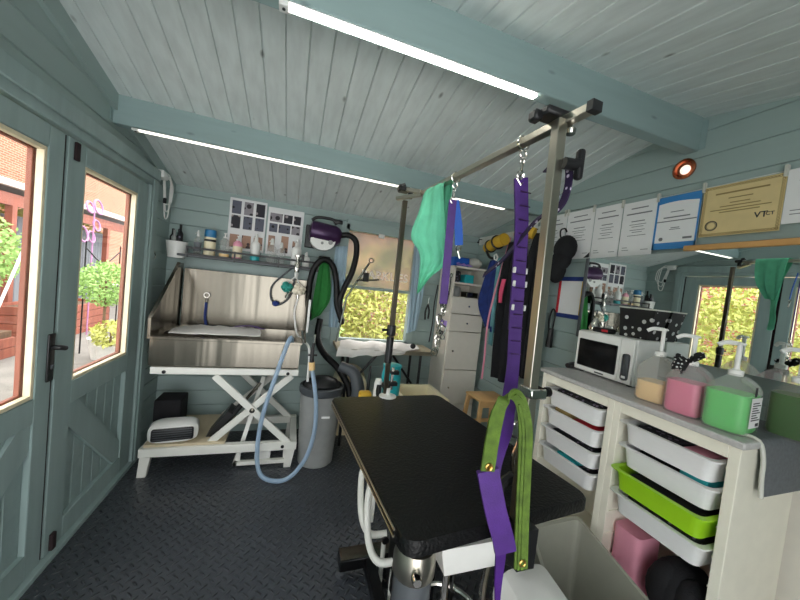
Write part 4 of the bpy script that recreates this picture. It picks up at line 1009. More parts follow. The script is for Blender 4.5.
# combs and scissors hung at the bracket
t = thing('metal_comb_set', 'chrome tools hanging behind the green strap at the front post', 'tool', (.72, .80, .9))
obj('tool', G().tube([(.715, .79, 1.15), (.705, .79, 1.02), (.69, .79, .96), (.70, .79, .90)], .006, 6, 4).torus((.70, .79, 1.05), .03, .004, (0, 1, .2)), 'chrome', t)
obj('handle', G().tube([(.70, .79, .90), (.66, .79, .87), (.665, .79, .81)], .016, 8, 4), 'black', t)

CAM_SCALE = None
# ------------------------------------------------------------------ white cabinet in the back right corner
cb_ = thing('tall_cabinet', 'tall white cabinet with open cubbies and drawers in the back corner', 'cabinet', (1.62, 2.88, 0))
ax0, ax1, ay0, ay1, az = 1.43, 1.80, 2.73, 3.03, 1.70
g = G(); th = .018
g.box((ax0, ay0, 0), (ax0 + th, ay1, az)); g.box((ax1 - th, ay0, 0), (ax1, ay1, az)); g.box((ax0, ay0, az - th), (ax1, ay1, az)); g.box((ax0, ay1 - .01, 0), (ax1, ay1, az))
for z in (1.545, 1.405): g.box((ax0 + th, ay0 + .004, z - th), (ax1 - th, ay1 - .01, z))
obj('carcass', g, 'cabw', cb_)
for (z0, z1) in ((1.245, 1.40), (1.075, 1.238), (.70, 1.068), (.36, .693), (.02, .353)):
    f = obj('drawer_front' if z1 - z0 < .2 else 'door_front', G().box((ax0 + .006, ay0 - .016, z0), (ax1 - .006, ay0, z1), .002), 'cabw', cb_)
    obj('knob', G().lathe(((ax0 + ax1) / 2 + (.0 if z1 - z0 < .2 else -.12), ay0 - .016, (z0 + z1) / 2), [(.004, 0), (.004, -.01), (.009, -.012), (.008, -.02)], 10, (0, 1, 0)), 'chrome', f)
solo('teal_tin', G().box((1.58, 2.78, 1.546), (1.68, 2.88, 1.63), .004), 'teal', 'teal box inside the upper cubby of the white cabinet', 'box', (1.63, 2.83, 1.545))
solo('dark_pouch', G().box((1.46, 2.80, 1.546), (1.55, 2.9, 1.66), .02, 2), 'clutter', 'dark pouch beside the teal box in the upper cubby', 'pouch', (1.5, 2.85, 1.545))
solo('glass_jar', G().lathe((1.53, 2.84, 1.406), [(.04, 0), (.045, .01), (.045, .08), (.035, .1)], 16), 'greyp', 'grey jar in the lower cubby of the white cabinet', 'jar', (1.53, 2.84, 1.405))
solo('tool_tin', G().box((1.62, 2.78, 1.406), (1.75, 2.9, 1.46), .006), 'steel', 'steel tin in the lower cubby of the white cabinet', 'tin', (1.68, 2.84, 1.405))
solo('blue_box', G().box((1.33 + .11, 2.78, az), (1.61, 2.92, az + .09), .006), 'blue', 'bright blue box on top of the white cabinet', 'box', (1.52, 2.85, az))
solo('lilac_cloth', G().drape([((1.45, 2.74, az + .012), (1.62, 2.75, az + .012)), ((1.46, 2.76, az + .03), (1.64, 2.765, az + .02))], 14, 6, .006, 3, t=.006, nrm=(0, 0, 1)), 'purplef', 'lilac cloth lying in front of the blue box on the cabinet', 'cloth', (1.54, 2.75, az))
g = G().sph((1.715, 2.87, az + .055), .08, (1, 1.1, .68), 12); solo('canvas_bag', g, 'lgrey', 'pale bundled bag on top of the white cabinet right side', 'bag', (1.715, 2.87, az))
solo('lilac_label', G().box((ax0 - .003, 2.76, 1.10), (ax0, 2.90, 1.16)), 'purplef', 'lilac card stuck on the white cabinet side', 'card', (ax0, 2.83, 1.10))
# scissors and clips on the side
def scissors(label, p, s=1., m_='chrome'):
    t = thing('scissors', label, 'scissors', p); p = V(p)
    obj('blades', G().bar(p + V((0, 0, -.02)) * s, p + V((0, -.015, -.14)) * s, .010, .004, (1, 0, 0)).bar(p + V((0, 0, -.02)) * s, p + V((0, .015, -.14)) * s, .010, .004, (1, 0, 0)), m_, t)
    obj('handles', G().torus(p + V((0, .022, .005)) * s, .018 * s, .005, (1, 0, 0)).torus(p + V((0, -.022, .005)) * s, .018 * s, .005, (1, 0, 0)), 'black', t)
    obj('hook', G().tube([p + V((.01, 0, .03)), p + V((-.012, 0, .03))], .003, 6), m_, t)
scissors('scissors hanging on the white cabinet side, upper one', (ax0 - .012, 2.80, 1.42))
scissors('scissors hanging on the white cabinet side below the upper pair', (ax0 - .012, 2.88, 1.30))
scissors('scissors hanging on the cabinet side below the lilac card', (ax0 - .012, 2.84, 1.03))
solo('dangling_cable', G().tube([(ax0 - .012, 2.76, 1.58), (ax0 - .014, 2.76, 1.45), (ax0 - .016, 2.79, 1.32), (ax0 - .014, 2.84, 1.22)], .006, 6, 5).torus((ax0 - .012, 2.76, 1.60), .02, .004, (1, 0, 0)), 'black', 'thin black cord hanging on the white cabinet side', 'cord', (ax0 - .012, 2.78, 1.6))
t = thing('nail_clippers', 'black handled clippers hanging on the back wall right of window', 'clippers', (1.33, YB - .02, 1.25))
obj('handles', G().tube([(1.335, YB - .022, 1.29), (1.315, YB - .022, 1.22), (1.32, YB - .022, 1.13)], .009, 8, 4).tube([(1.335, YB - .022, 1.29), (1.355, YB - .022, 1.22), (1.352, YB - .022, 1.14)], .009, 8, 4), 'black', t)
obj('jaw', G().tube([(1.335, YB - .02, 1.29), (1.34, YB - .02, 1.36)], .006, 6), 'chrome', t)
solo('hanging_cable', G().tube([(1.42, 3.035, 1.5), (1.40, 3.03, 1.3), (1.405, 3.03, 1.1), (1.39, 3.03, .9)], .006, 6, 5), 'black', 'thin black cable on the back wall beside the white cabinet', 'cable', (1.41, 3.03, 1.5))

# wooden step stool
st = thing('step_stool', 'pale wooden stool in front of the white cabinet', 'stool', (1.60, 2.22, 0))
Z_ = .625
obj('seat', G().box((1.46, 2.10, Z_ - .02), (1.74, 2.33, Z_), .006, 2), 'pine', st)
for (x, y, dx, dy) in ((1.48, 2.12, -.04, -.03), (1.72, 2.12, .03, -.03), (1.48, 2.31, -.04, .03), (1.72, 2.31, .03, .03)):
    obj('leg', G().bar((x, y, Z_ - .02), (x + dx, y + dy, 0), .035, .022, (0, 1, 0), .003), 'pine', st)
obj('stretcher', G().box((1.47, 2.105, .30), (1.73, 2.135, .325), .003).box((1.47, 2.30, .36), (1.73, 2.325, .385), .003), 'pine', st)
obj('apron', G().box((1.475, 2.108, Z_ - .06), (1.725, 2.125, Z_ - .02), .002).box((1.475, 2.305, Z_ - .06), (1.725, 2.322, Z_ - .02), .002), 'pine', st)

# coat rail on the right wall with hanging things
cr_ = thing('coat_rail', 'white wooden hook rail high on the right wall near the corner', 'coat rail', (XR - .01, 2.5, 2.0))
obj('board', G().box((XR - .018, 1.95, 1.975), (XR - .001, 3.03, 2.055), .003), 'white', cr_)
for y in (2.98, 2.62, 2.38, 2.16, 1.98): obj('hook', G().tube([(XR - .018, y, 2.03), (XR - .05, y, 2.025), (XR - .055, y, 1.99), (XR - .07, y, 2.0)], .005, 6, 3), 'blackm', cr_)
def hang(name, label, cat, m_, rows, amp=.02, freq=2, seed=1, t=.02, group=None):
    return solo(name, G().drape(rows, 20, 22, amp, freq, t=t, nrm=(-1, 0, 0), seed=seed), m_, label, cat, tuple((V(rows[0][0]) + V(rows[0][1])) / 2), group)
X = XR - .09
hang('dog_coat', 'navy blue dog coat hanging at the left of the hook rail', 'coat', 'navy', [((X, 2.66, 1.78), (X, 2.52, 1.80)), ((X - .02, 2.70, 1.55), (X - .02, 2.50, 1.55)), ((X - .03, 2.70, 1.36), (X - .02, 2.46, 1.38)), ((X - .02, 2.55, 1.16), (X - .02, 2.44, 1.12))], .025, 1.5, 2)
hang('dog_coat', 'pale teal strap hanging right of the navy dog coat', 'strap', 'tealc', [((X - .03, 2.50, 1.80), (X - .03, 2.46, 1.80)), ((X - .04, 2.49, 1.4), (X - .04, 2.44, 1.4)), ((X - .04, 2.47, 1.02), (X - .04, 2.44, 1.0))], .01, 1, 3, .008)
hang('black_coat', 'long black coat hanging behind the long purple strap', 'coat', 'blackf', [((X, 2.38, 1.93), (X, 2.20, 1.95)), ((X - .05, 2.38, 1.6), (X - .05, 2.10, 1.6)), ((X - .06, 2.36, 1.1), (X - .06, 2.08, 1.1)), ((X - .05, 2.34, .76), (X - .05, 2.10, .74))], .03, 2.5, 4, .03)
hang('black_coat', 'black jacket hanging behind the front post left of the whiteboard', 'coat', 'blackf', [((X + .01, 2.10, 1.98), (X + .01, 1.98, 1.97)), ((X - .05, 2.09, 1.7), (X - .05, 1.90, 1.72)), ((X - .05, 2.07, 1.3), (X - .05, 1.90, 1.3)), ((X - .03, 2.06, .85), (X - .03, 1.92, .85))], .03, 2, 5, .03)
hang('pink_strap', 'bright pink strap hanging between the purple strap and the black coats', 'strap', 'pinkc', [((X - .11, 2.30, 1.60), (X - .11, 2.25, 1.60)), ((X - .12, 2.30, 1.50), (X - .12, 2.25, 1.50)), ((X - .11, 2.295, 1.40), (X - .11, 2.265, 1.40))], .006, 1, 6, .008)
hang('dog_lead', 'pale pink and white lead hanging low under the hook rail', 'lead', 'pinkp', [((X + .02, 2.44, 1.985), (X + .02, 2.42, 1.985)), ((X - .10, 2.44, 1.3), (X - .10, 2.42, 1.3)), ((X - .10, 2.44, .9), (X - .10, 2.42, .9)), ((X - .10, 2.44, .70), (X - .10, 2.42, .70))], .003, 1, 7, .006)
t = thing('flotation_vest', 'yellow foam flotation vest with black straps on the hook rail', 'vest', (X, 2.38, 1.9))
obj('foam', G().tube([(X - .04, 2.68, 1.90), (X - .06, 2.52, 1.935), (X - .06, 2.40, 1.955)], [.05, .055], 14, 5), 'yellow', t)
obj('foam', G().tube([(X - .06, 2.22, 1.975), (X - .06, 2.10, 1.975), (X - .04, 2.06, 1.965)], [.05, .045], 14, 4), 'yellow', t)
obj('strap', G().torus((X - .05, 2.62, 1.913), .056, .008, (.1, 1, -.2), 16, 6).torus((X - .06, 2.50, 1.938), .060, .008, (.1, 1, -.2), 16, 6).tube([(X - .10, 2.60, 1.86), (X - .10, 2.54, 1.80), (X - .10, 2.46, 1.78)], .012, 8, 3), 'black', t)
obj('buckle', G().torus((X - .115, 2.42, 1.79), .028, .007, (1, 0, .2), 5, 6).torus((X - .115, 2.36, 1.74), .02, .005, (1, 0, 0), 5, 6), 'whitep', t)
t = thing('black_bag', 'black bag hanging from a hook in front of the white certificates', 'bag', (1.78, 1.80, 1.86))
obj('body', G().sph((1.775, 1.785, 1.835), .095, (.5, 1, 1.0), 14).sph((1.775, 1.835, 1.69), .08, (.55, .9, 1.25), 14).sph((1.77, 1.80, 1.76), .08, (.55, 1, 1), 12), 'blackf', t, ang=80)
obj('strap', G().tube([(1.78, 1.83, 1.90), (1.79, 1.86, 1.94), (1.80, 1.87, 1.98), (1.815, 1.85, 1.99), (1.835, 1.85, 1.97)], .006, 6, 4), 'black', t)
# whiteboard
wb = thing('whiteboard', 'small whiteboard with red, blue and yellow border on right wall', 'whiteboard', (XR - .012, 1.76, 1.35))
obj('panel', G().box((XR - .012, 1.665, 1.375), (XR - .002, 1.855, 1.625), .002), 'paper', wb)
for (a, c, m_, l_) in (((1.65, 1.615), (1.87, 1.645), 'navy', 'blue edge'), ((1.65, 1.352), (1.87, 1.382), 'navy', 'blue edge'), ((1.848, 1.382), (1.87, 1.615), 'red', 'red edge'), ((1.65, 1.382), (1.672, 1.615), 'yellow', 'yellow edge')):
    obj('border', G().box((XR - .016, a[0], a[1]), (XR - .001, c[0], c[1]), .003), m_, wb, l_)
t = thing('hair_clipper', 'black clipper hanging by its looped cord from the wall', 'clipper', (1.80, 1.85, 1.15))
obj('cord', G().tube([(XR - .03, 1.89, 1.22), (XR - .03, 1.90, 1.32), (XR - .03, 1.88, 1.40), (XR - .03, 1.85, 1.37), (XR - .035, 1.855, 1.25)], .006, 6, 5), 'black', t)
obj('body', G().tube([(XR - .04, 1.86, 1.26), (XR - .04, 1.865, 1.12)], [.018, .024], 10), 'black', t)
# copper spotlight
sp_ = thing('spotlight', 'round copper spotlight set in the right wall above the certificates', 'lamp', (XR - .01, 1.155, 2.21))
obj('bezel', G().lathe((XR, 1.155, 2.21), [(.05, 0), (.052, -.012), (.04, -.016), (.034, -.004), (.001, -.003)], 24, (1, 0, 0)), 'copper', sp_)
obj('bulb', G().sph((XR - .006, 1.15, 2.205), .024, (.5, 1, 1)), 'lamp', sp_)

# ------------------------------------------------------------------ mirror
mr = thing('wall_mirror', 'large wall mirror above the storage counter on right wall', 'mirror', (1.80, .75, 1.3))
ym1 = 1.56
obj('mirror_glass', G().prism([(1.755, -.45, 1.25), (1.755, ym1, 1.25), (1.755, ym1, 1.752), (1.755, 1.05, 1.762), (1.755, -.45, 1.762)], (.006, 0, 0)), 'mirror', mr)
obj('backing_board', G().box((1.762, -.45, 1.25), (XR - .001, ym1, 1.752), .002), 'dgrey', mr)
obj('top_strip', G().box((1.748, -.45, 1.763), (XR - .001, 1.045, 1.79), .003), 'oak', mr)
obj('end_strip', G().box((1.748, ym1, 1.25), (XR - .03, ym1 + .02, 1.755), .003), 'dgrey', mr)

# ------------------------------------------------------------------ certificates on a string
XC = 1.842
t = thing('peg_line', 'thin string with small pegs holding the row of certificates', 'string', (XC, 1.3, 2.1))
cols = [(2.335, 2.16, 'w'), (2.150, 1.885, 'w'), (1.873, 1.663, 'w2'), (1.655, 1.452, 'w'), (1.444, 1.262, 'w')]
obj('line', G().tube([(XC + .004, 2.35, 2.10), (XC + .004, 1.9, 2.112), (XC + .004, 1.3, 2.082), (XC + .004, .5, 2.088)], .0015, 5, 5), 'whitep', t)
for k, y in enumerate((2.155, 1.885, 1.86, 1.648, 1.45, 1.25, 1.045, .772, .52)):
    zt = {0: 2.108, 1: 2.112, 2: 2.112, 3: 2.102, 4: 2.09, 5: 2.082, 6: 2.085, 7: 2.085, 8: 2.086}[k]
    obj('peg', G().box((XC - .010, y - .006, zt - .025), (XC + .008, y + .006, zt + .022), .002), 'lgrey', t)
def lines(y0, y1, zs, m_='ink', h=.0035):
    g = G(); c = (y0 + y1) / 2
    for z, f, hh in zs: g.box((XC - .0022, c - (y1 - y0) / 2 * f, z - hh / 2), (XC - .0012, c + (y1 - y0) / 2 * f, z + hh / 2))
    return g
def cert(label, y0, y1, z0, z1, style, m_='paper', tilt=0):
    t = thing('certificate', label, 'certificate', (XC, (y0 + y1) / 2, z0), 'certificates pegged along the string')
    obj('sheet', G().box((XC - .001, y0, z0), (XC + .001, y1, z1)), m_, t)
    H = z1 - z0; rnd = random.Random(len(label))
    if style == 'plain':
        obj('printed_lines', lines(y0, y1, [(z1 - H * .12, .5, .006), (z1 - H * .22, .75, .007), (z1 - H * .36, .4, .005), (z1 - H * .42, .5, .003), (z1 - H * .46, .35, .003), (z1 - H * .52, .45, .003), (z1 - H * .56, .3, .003), (z1 - H * .62, .55, .003)]), 'ink', t)
        obj('signature', G().box((XC - .0022, y1 - .05, z0 + .05), (XC - .0012, y1 - .02, z0 + .053)).box((XC - .0022, y1 - .06, z0 + .035), (XC - .0012, y1 - .02, z0 + .038)).box((XC - .0022, y0 + .02, z0 + .035), (XC - .0012, y0 + .06, z0 + .038)), 'ink', t)
        if 'corner' in label: obj('corner_mark', G().prism([(XC - .0012, y0 + .002, z0 + .004), (XC - .0012, y0 + .045, z0 + .004), (XC - .0012, y0 + .002, z0 + .04)], (-.001, 0, 0)), 'dink', t)
    elif style == 'blue':
        g = G(); g.box((XC - .002, y0, z0), (XC - .001, y1, z0 + .035)); g.box((XC - .002, y1 - .010, z0), (XC - .001, y1, z1)); g.box((XC - .002, y0, z0), (XC - .001, y0 + .008, z1))
        n = 10; pts = [(y0 + (y1 - y0) * i / n, z1 - .042 + .012 * math.sin(PI * i / n * .9)) for i in range(n + 1)]
        g.prism([(XC - .001, y0, z1), ] + [(XC - .001, y, z) for y, z in pts] + [(XC - .001, y1, z1)], (-.001, 0, 0))
        obj('border', g, 'cblue', t)
        obj('printed_lines', lines(y0, y1, [(z1 - H * .30, .3, .004), (z1 - H * .40, .6, .006), (z1 - H * .47, .9, .005), (z1 - H * .60, .2, .004), (z1 - H * .63, .25, .003)]), 'ink', t)
        obj('emblem', G().lathe((XC - .001, y1 - .04, z0 + .055), [(.010, 0), (.010, -.001)], 12, (1, 0, 0)).box((XC - .002, y0 + .02, z0 + .05), (XC - .001, y0 + .06, z0 + .06)), 'ink', t)
    elif style == 'gold':
        g = G(); n = 26
        for i in range(n):
            y = y0 + .008 + (y1 - y0 - .016) * i / (n - 1)
            for z in (z0 + .009, z1 - .009): g.torus((XC - .0015, y, z), .0045, .0012, (1, 0, 0), 8, 4)
        for i in range(18):
            z = z0 + .012 + (z1 - z0 - .024) * i / 17
            for y in (y0 + .008, y1 - .008): g.torus((XC - .0015, y, z), .0045, .0012, (1, 0, 0), 8, 4)
        obj('ornate_border', g, 'parchd', t)
        obj('printed_lines', lines(y0, y1, [(z1 - H * .17, .66, .007), (z1 - H * .28, .3, .004), (z1 - H * .37, .25, .004), (z1 - H * .43, .5, .004), (z1 - H * .49, .75, .004), (z1 - H * .54, .5, .004)]), 'parchd', t)
        g = G(); g.torus((XC - .0015, y1 - .045, z0 + .05), .022, .0022, (1, 0, 0), 22, 5); g.torus((XC - .0015, y1 - .045, z0 + .05), .017, .001, (1, 0, 0), 22, 5); obj('stamp_ring', g, 'dink', t)
        text('logo', 'VT', (XC - .0016, y0 + .062, z0 + .075), (0, -1, 0), (0, 0, 1), .034, 'dink', t, .0005)
        text('logo', 'CT', (XC - .0016, y0 + .034, z0 + .076), (0, -1, 0), (0, 0, 1), .02, 'dink', t, .0005)
cert('white certificate sheet behind the black hanging bag', 2.165, 2.34, 1.80, 2.095, 'plain')
cert('white certificate left of the sheet with a black corner mark', 1.868, 2.135, 1.79, 2.108, 'plain')
cert('white certificate with a black triangular corner mark', 1.64, 1.862, 1.770, 2.108, 'plain')
cert('white certificate directly left of the blue bordered one', 1.252, 1.442, 1.768, 2.085, 'plain')
cert('white certificate second to the left from the blue bordered one', 1.448, 1.635, 1.766, 2.098, 'plain')
cert('white certificate with a bright blue border', 1.05, 1.252, 1.795, 2.075, 'blue')
cert('gold parchment certificate with an ornate border and stamp', .768, 1.043, 1.842, 2.078, 'gold', 'parch')
cert('pale certificate at the far right beside the gold one', .49, .766, 1.866, 2.082, 'plain')

# ------------------------------------------------------------------ storage units with trays
FX, BX = 1.36, 1.70
TOP = 1.062
def unit(y0, y1, label):
    t = thing('shelving_unit', label, 'storage unit', ((FX + BX) / 2, (y0 + y1) / 2, 0), 'white storage frames under the counter')
    p = .030
    obj('side_panel', G().box((FX, y0, 0), (BX, y0 + p, TOP), .002), 'cream', t); obj('side_panel', G().box((FX, y1 - p, 0), (BX, y1, TOP), .002), 'cream', t)
    obj('top_panel', G().box((FX, y0 + p, TOP - .045), (BX, y1 - p, TOP), .002), 'cream', t)
    obj('bottom_panel', G().box((FX, y0 + p, .26), (BX, y1 - p, .29), .002), 'cream', t)
    obj('back_panel', G().box((BX - .006, y0 + p, .29), (BX, y1 - p, TOP - .045)), 'cream', t)
    for k in range(7):
        z = .985 - k * .1
        obj('runner', G().box((FX + .01, y0 + p, z - .006), (BX - .01, y0 + p + .006, z)), 'cream', t); obj('runner', G().box((FX + .01, y1 - p - .006, z - .006), (BX - .01, y1 - p, z)), 'cream', t)
    return t
UL, UM, UR = 1.405, .985, .570
unit(UM, UL, 'left white storage frame holding four clear trays')
unit(UR, UM, 'right white storage frame holding the lime green tray')
def tray(y0, y1, z, m_, label, fill, fm, out=.03):
    t = thing('storage_tray', label, 'tray', ((FX + BX) / 2, (y0 + y1) / 2, z - .088), 'pull out storage trays')
    xa, xb = FX - out, BX - .03
    def rr(i, zz, r=.03):
        P = [V((xa + i, y0 + i, 0)), V((xb - i, y0 + i, 0)), V((xb - i, y1 - i, 0)), V((xa + i, y1 - i, 0))]
        return rounded_quad(P, r, 4, zz)
    g = G().rings([rr(.038, z - .088), rr(.030, z - .084), rr(.020, z - .008), rr(.0205, z - .008), rr(.003, z - .004), rr(.003, z), rr(.022, z), rr(.034, z - .082)])
    obj('body', g, m_, t, ang=30)
    k = 0; rnd = random.Random(int(z * 1000 + y0 * 77))
    for (yy, mm) in fill:
        solo('folded_item', G().box((xa + .05, y0 + .045 + yy[0] * (y1 - y0 - .09), z - .078), (xb - .06, y0 + .045 + yy[1] * (y1 - y0 - .09), z - .006 + rnd.uniform(-.012, .016)), .012, 2), mm[0], mm[1], 'cloth', ((xa + xb) / 2, (y0 + y1) / 2, z - .08))
    return t
a, c = UM + .037, UL - .037
tray(a, c, .994, 'tray', 'clear tray at the top of the left storage frame', [((0, .98), ('clutter', 'dark folded fabric in the top tray of the left frame'))], 0)
tray(a, c, .893, 'tray', 'clear tray second from top in the left storage frame', [((0, .55), ('red', 'red folded item in the second tray of the left frame')), ((.58, .98), ('parchd', 'tan folded item in the second tray of the left frame'))], 0)
tray(a, c, .791, 'tray', 'clear tray third from top in the left storage frame', [((0, .98), ('clutter', 'dark mixed bows in the third tray of the left frame'))], 0)
tray(a, c, .690, 'tray', 'clear tray lowest in the left storage frame', [((.0, .3), ('clutter', 'dark folded item in the lowest tray of the left frame')), ((.32, .8), ('teal', 'teal folded item in the lowest tray of the left frame'))], 0)
a, c = UR + .037, UM - .037
tray(a, c, .994, 'tray', 'clear tray at the top of the right storage frame', [((0, .35), ('pinkp', 'pink folded item in the top tray of the right frame')), ((.37, .98), ('clutter', 'dark patterned item in the top tray of the right frame'))], 0)
tray(a, c, .896, 'tray', 'clear tray between the top tray and the lime green tray', [((0, .35), ('teal', 'teal folded item in the tray above the lime green one')), ((.37, .98), ('blackf', 'black folded item in the tray above the lime green one'))], 0, .02)
tray(a, c, .800, 'lime', 'lime green plastic tray in the right storage frame', [((0, .98), ('blackf', 'black folded bag in the lime green tray'))], 0, .045)
tray(a, c, .700, 'tray', 'clear tray directly below the lime green tray', [((0, .98), ('clutter', 'dark mixed items in the tray below the lime green one'))], 0, .03)
solo('pink_canister', G().rings([rounded_quad([V((1.40, .835, 0)), V((1.54, .835, 0)), V((1.54, .945, 0)), V((1.40, .945, 0))], .025, 4, zz) for zz in (.29, .52, .54)]), 'pinkp', 'pink plastic canister at the bottom of the right storage frame', 'canister', (1.47, .89, .29))
g = G().sph((1.48, .715, .425), .115, (.95, .9, 1.0), 16).sph((1.43, .66, .45), .06, (1, .9, 1.3), 12).sph((1.42, .745, .43), .07, (.8, .8, 1.4), 12).sph((1.43, .70, .36), .07, (1.1, 1, 1), 12); solo('black_sack', g, 'blackf', 'black bag stuffed under the trays of the right storage frame', 'bag', (1.5, .72, .29), ang=80)
# worktop
wt = obj('worktop', G().box((FX - .012, UR - .01, TOP), (1.745, UL + .015, TOP + .022), .004), 'counter', None, base=(1.55, 1.0, TOP)); props(wt, 'speckled grey worktop lying across both white storage frames', 'worktop')
CT = TOP + .022
# grey mat over the right end
g = G()
pts = [(1.575, .72), (1.575, .60), (1.575, .566), (1.575, .558), (1.575, .555), (1.575, .552)]
g.ribbon([(1.59, .80, CT + .004), (1.59, .60, CT + .004), (1.59, .562, CT - .004), (1.59, .556, CT - .05), (1.59, .553, CT - .11), (1.59, .548, CT - .17)], [V((.30, 0, 0))] * 6, .006, 5)
mt = thing('rubber_mat', 'grey rubber mat hanging over the right end of the worktop', 'mat', (1.59, .62, CT)); obj('sheet', g, 'greymat', mt)
obj('piping', G().tube([(1.437, .62, CT + .005), (1.438, .568, CT + .002), (1.438, .552, CT - .05), (1.438, .549, CT - .11), (1.438, .544, CT - .17)], .006, 6, 4), 'lgrey', mt)
# pale cabinet beyond the right end
t = thing('side_cabinet', 'pale cabinet standing right of the storage frames at the picture edge', 'cabinet', (1.80, .30, 0))
obj('carcass', G().box((1.762, .02, .02), (1.852, .64, 1.03), .004), 'cabw', t); obj('plinth', G().box((1.77, .03, 0), (1.85, .63, .02)), 'dgrey', t); obj('door_front', G().box((1.746, .025, .05), (1.762, .64, 1.025), .003), 'cabw', t)
# microwave
mw = thing('microwave', 'white microwave oven with black glass door on the worktop', 'microwave', (1.65, 1.25, CT))
mx0, mx1, my0, my1, mz0, mz1 = 1.572, 1.738, 1.065, 1.395, CT + .008, CT + .232
obj('case', G().box((mx0, my0, mz0), (mx1, my1, mz1), .004), 'whitep', mw)
dd = obj('door', G().box((mx0 - .014, my0 + .075, mz0 + .004), (mx0, my1 - .004, mz1 - .004), .003), 'whitep', mw)
obj('glass', G().box((mx0 - .017, my0 + .085, mz0 + .03), (mx0 - .013, my1 - .022, mz1 - .045), .004), 'darkglass', dd)
obj('logo', G().box((mx0 - .0165, 1.21, mz0 + .012), (mx0 - .0138, 1.26, mz0 + .018)), 'dink', dd)
cp = obj('control_panel', G().box((mx0 - .014, my0 + .004, mz0 + .004), (mx0, my0 + .073, mz1 - .004), .003), 'whitep', mw)
obj('handle', G().box((mx0 - .024, my0 + .018, mz0 + .02), (mx0 - .013, my0 + .05, mz0 + .150), .012, 3), 'dgrey', cp)
obj('button', G().box((mx0 - .028, my0 + .024, mz0 + .03), (mx0 - .022, my0 + .044, mz0 + .042), .002), 'whitep', cp)
for (x, y) in ((mx0 + .02, my0 + .03), (mx0 + .02, my1 - .03), (mx1 - .02, my0 + .03), (mx1 - .02, my1 - .03)): obj('foot', G().lathe((x, y, CT), [(.012, 0), (.012, .009)], 10), 'black', mw)
# spotted basket on the microwave
bk = thing('fabric_basket', 'black fabric basket with grey spots on top of the microwave', 'basket', (1.68, 1.10, mz1))
g = G().rings([rrect(1.655, 1.085, 1.742, 1.225, mz1 + .001), rrect(1.645, 1.055, 1.746, 1.235, mz1 + .15), rrect(1.65, 1.06, 1.741, 1.23, mz1 + .15), rrect(1.66, 1.09, 1.737, 1.22, mz1 + .02)])
obj('body', g, 'spots', bk, ang=25); obj('trim', G().tube([(1.645, 1.055, mz1 + .152), (1.744, 1.055, mz1 + .152), (1.744, 1.235, mz1 + .152), (1.645, 1.235, mz1 + .152), (1.645, 1.055, mz1 + .152)], .004, 6), 'lgrey', bk)
t = thing('clipper_case', 'small black clipper with red marking on the microwave top', 'clipper', (1.63, 1.30, mz1))
obj('body', G().box((1.60, 1.245, mz1), (1.66, 1.345, mz1 + .028), .008, 2), 'black', t); obj('red_mark', G().box((1.598, 1.25, mz1 + .008), (1.601, 1.285, mz1 + .020)), 'red', t)
solo('hair_dryer_nozzle', G().lathe((1.64, 1.36, mz1), [(.03, 0), (.034, .02), (.02, .05), (.008, .075)], 14), 'chrome', 'small chrome cone standing on the microwave left end', 'cone', (1.64, 1.36, mz1))
# little black clipper on the worktop
solo('hand_clipper', G().tube([(1.62, 1.41, CT + .02), (1.56, 1.408, CT + .02), (1.52, 1.400, CT + .018)], [.020, .014], 10, 3), 'black', 'black hand clipper lying on the worktop left of the microwave', 'clipper', (1.57, 1.405, CT))

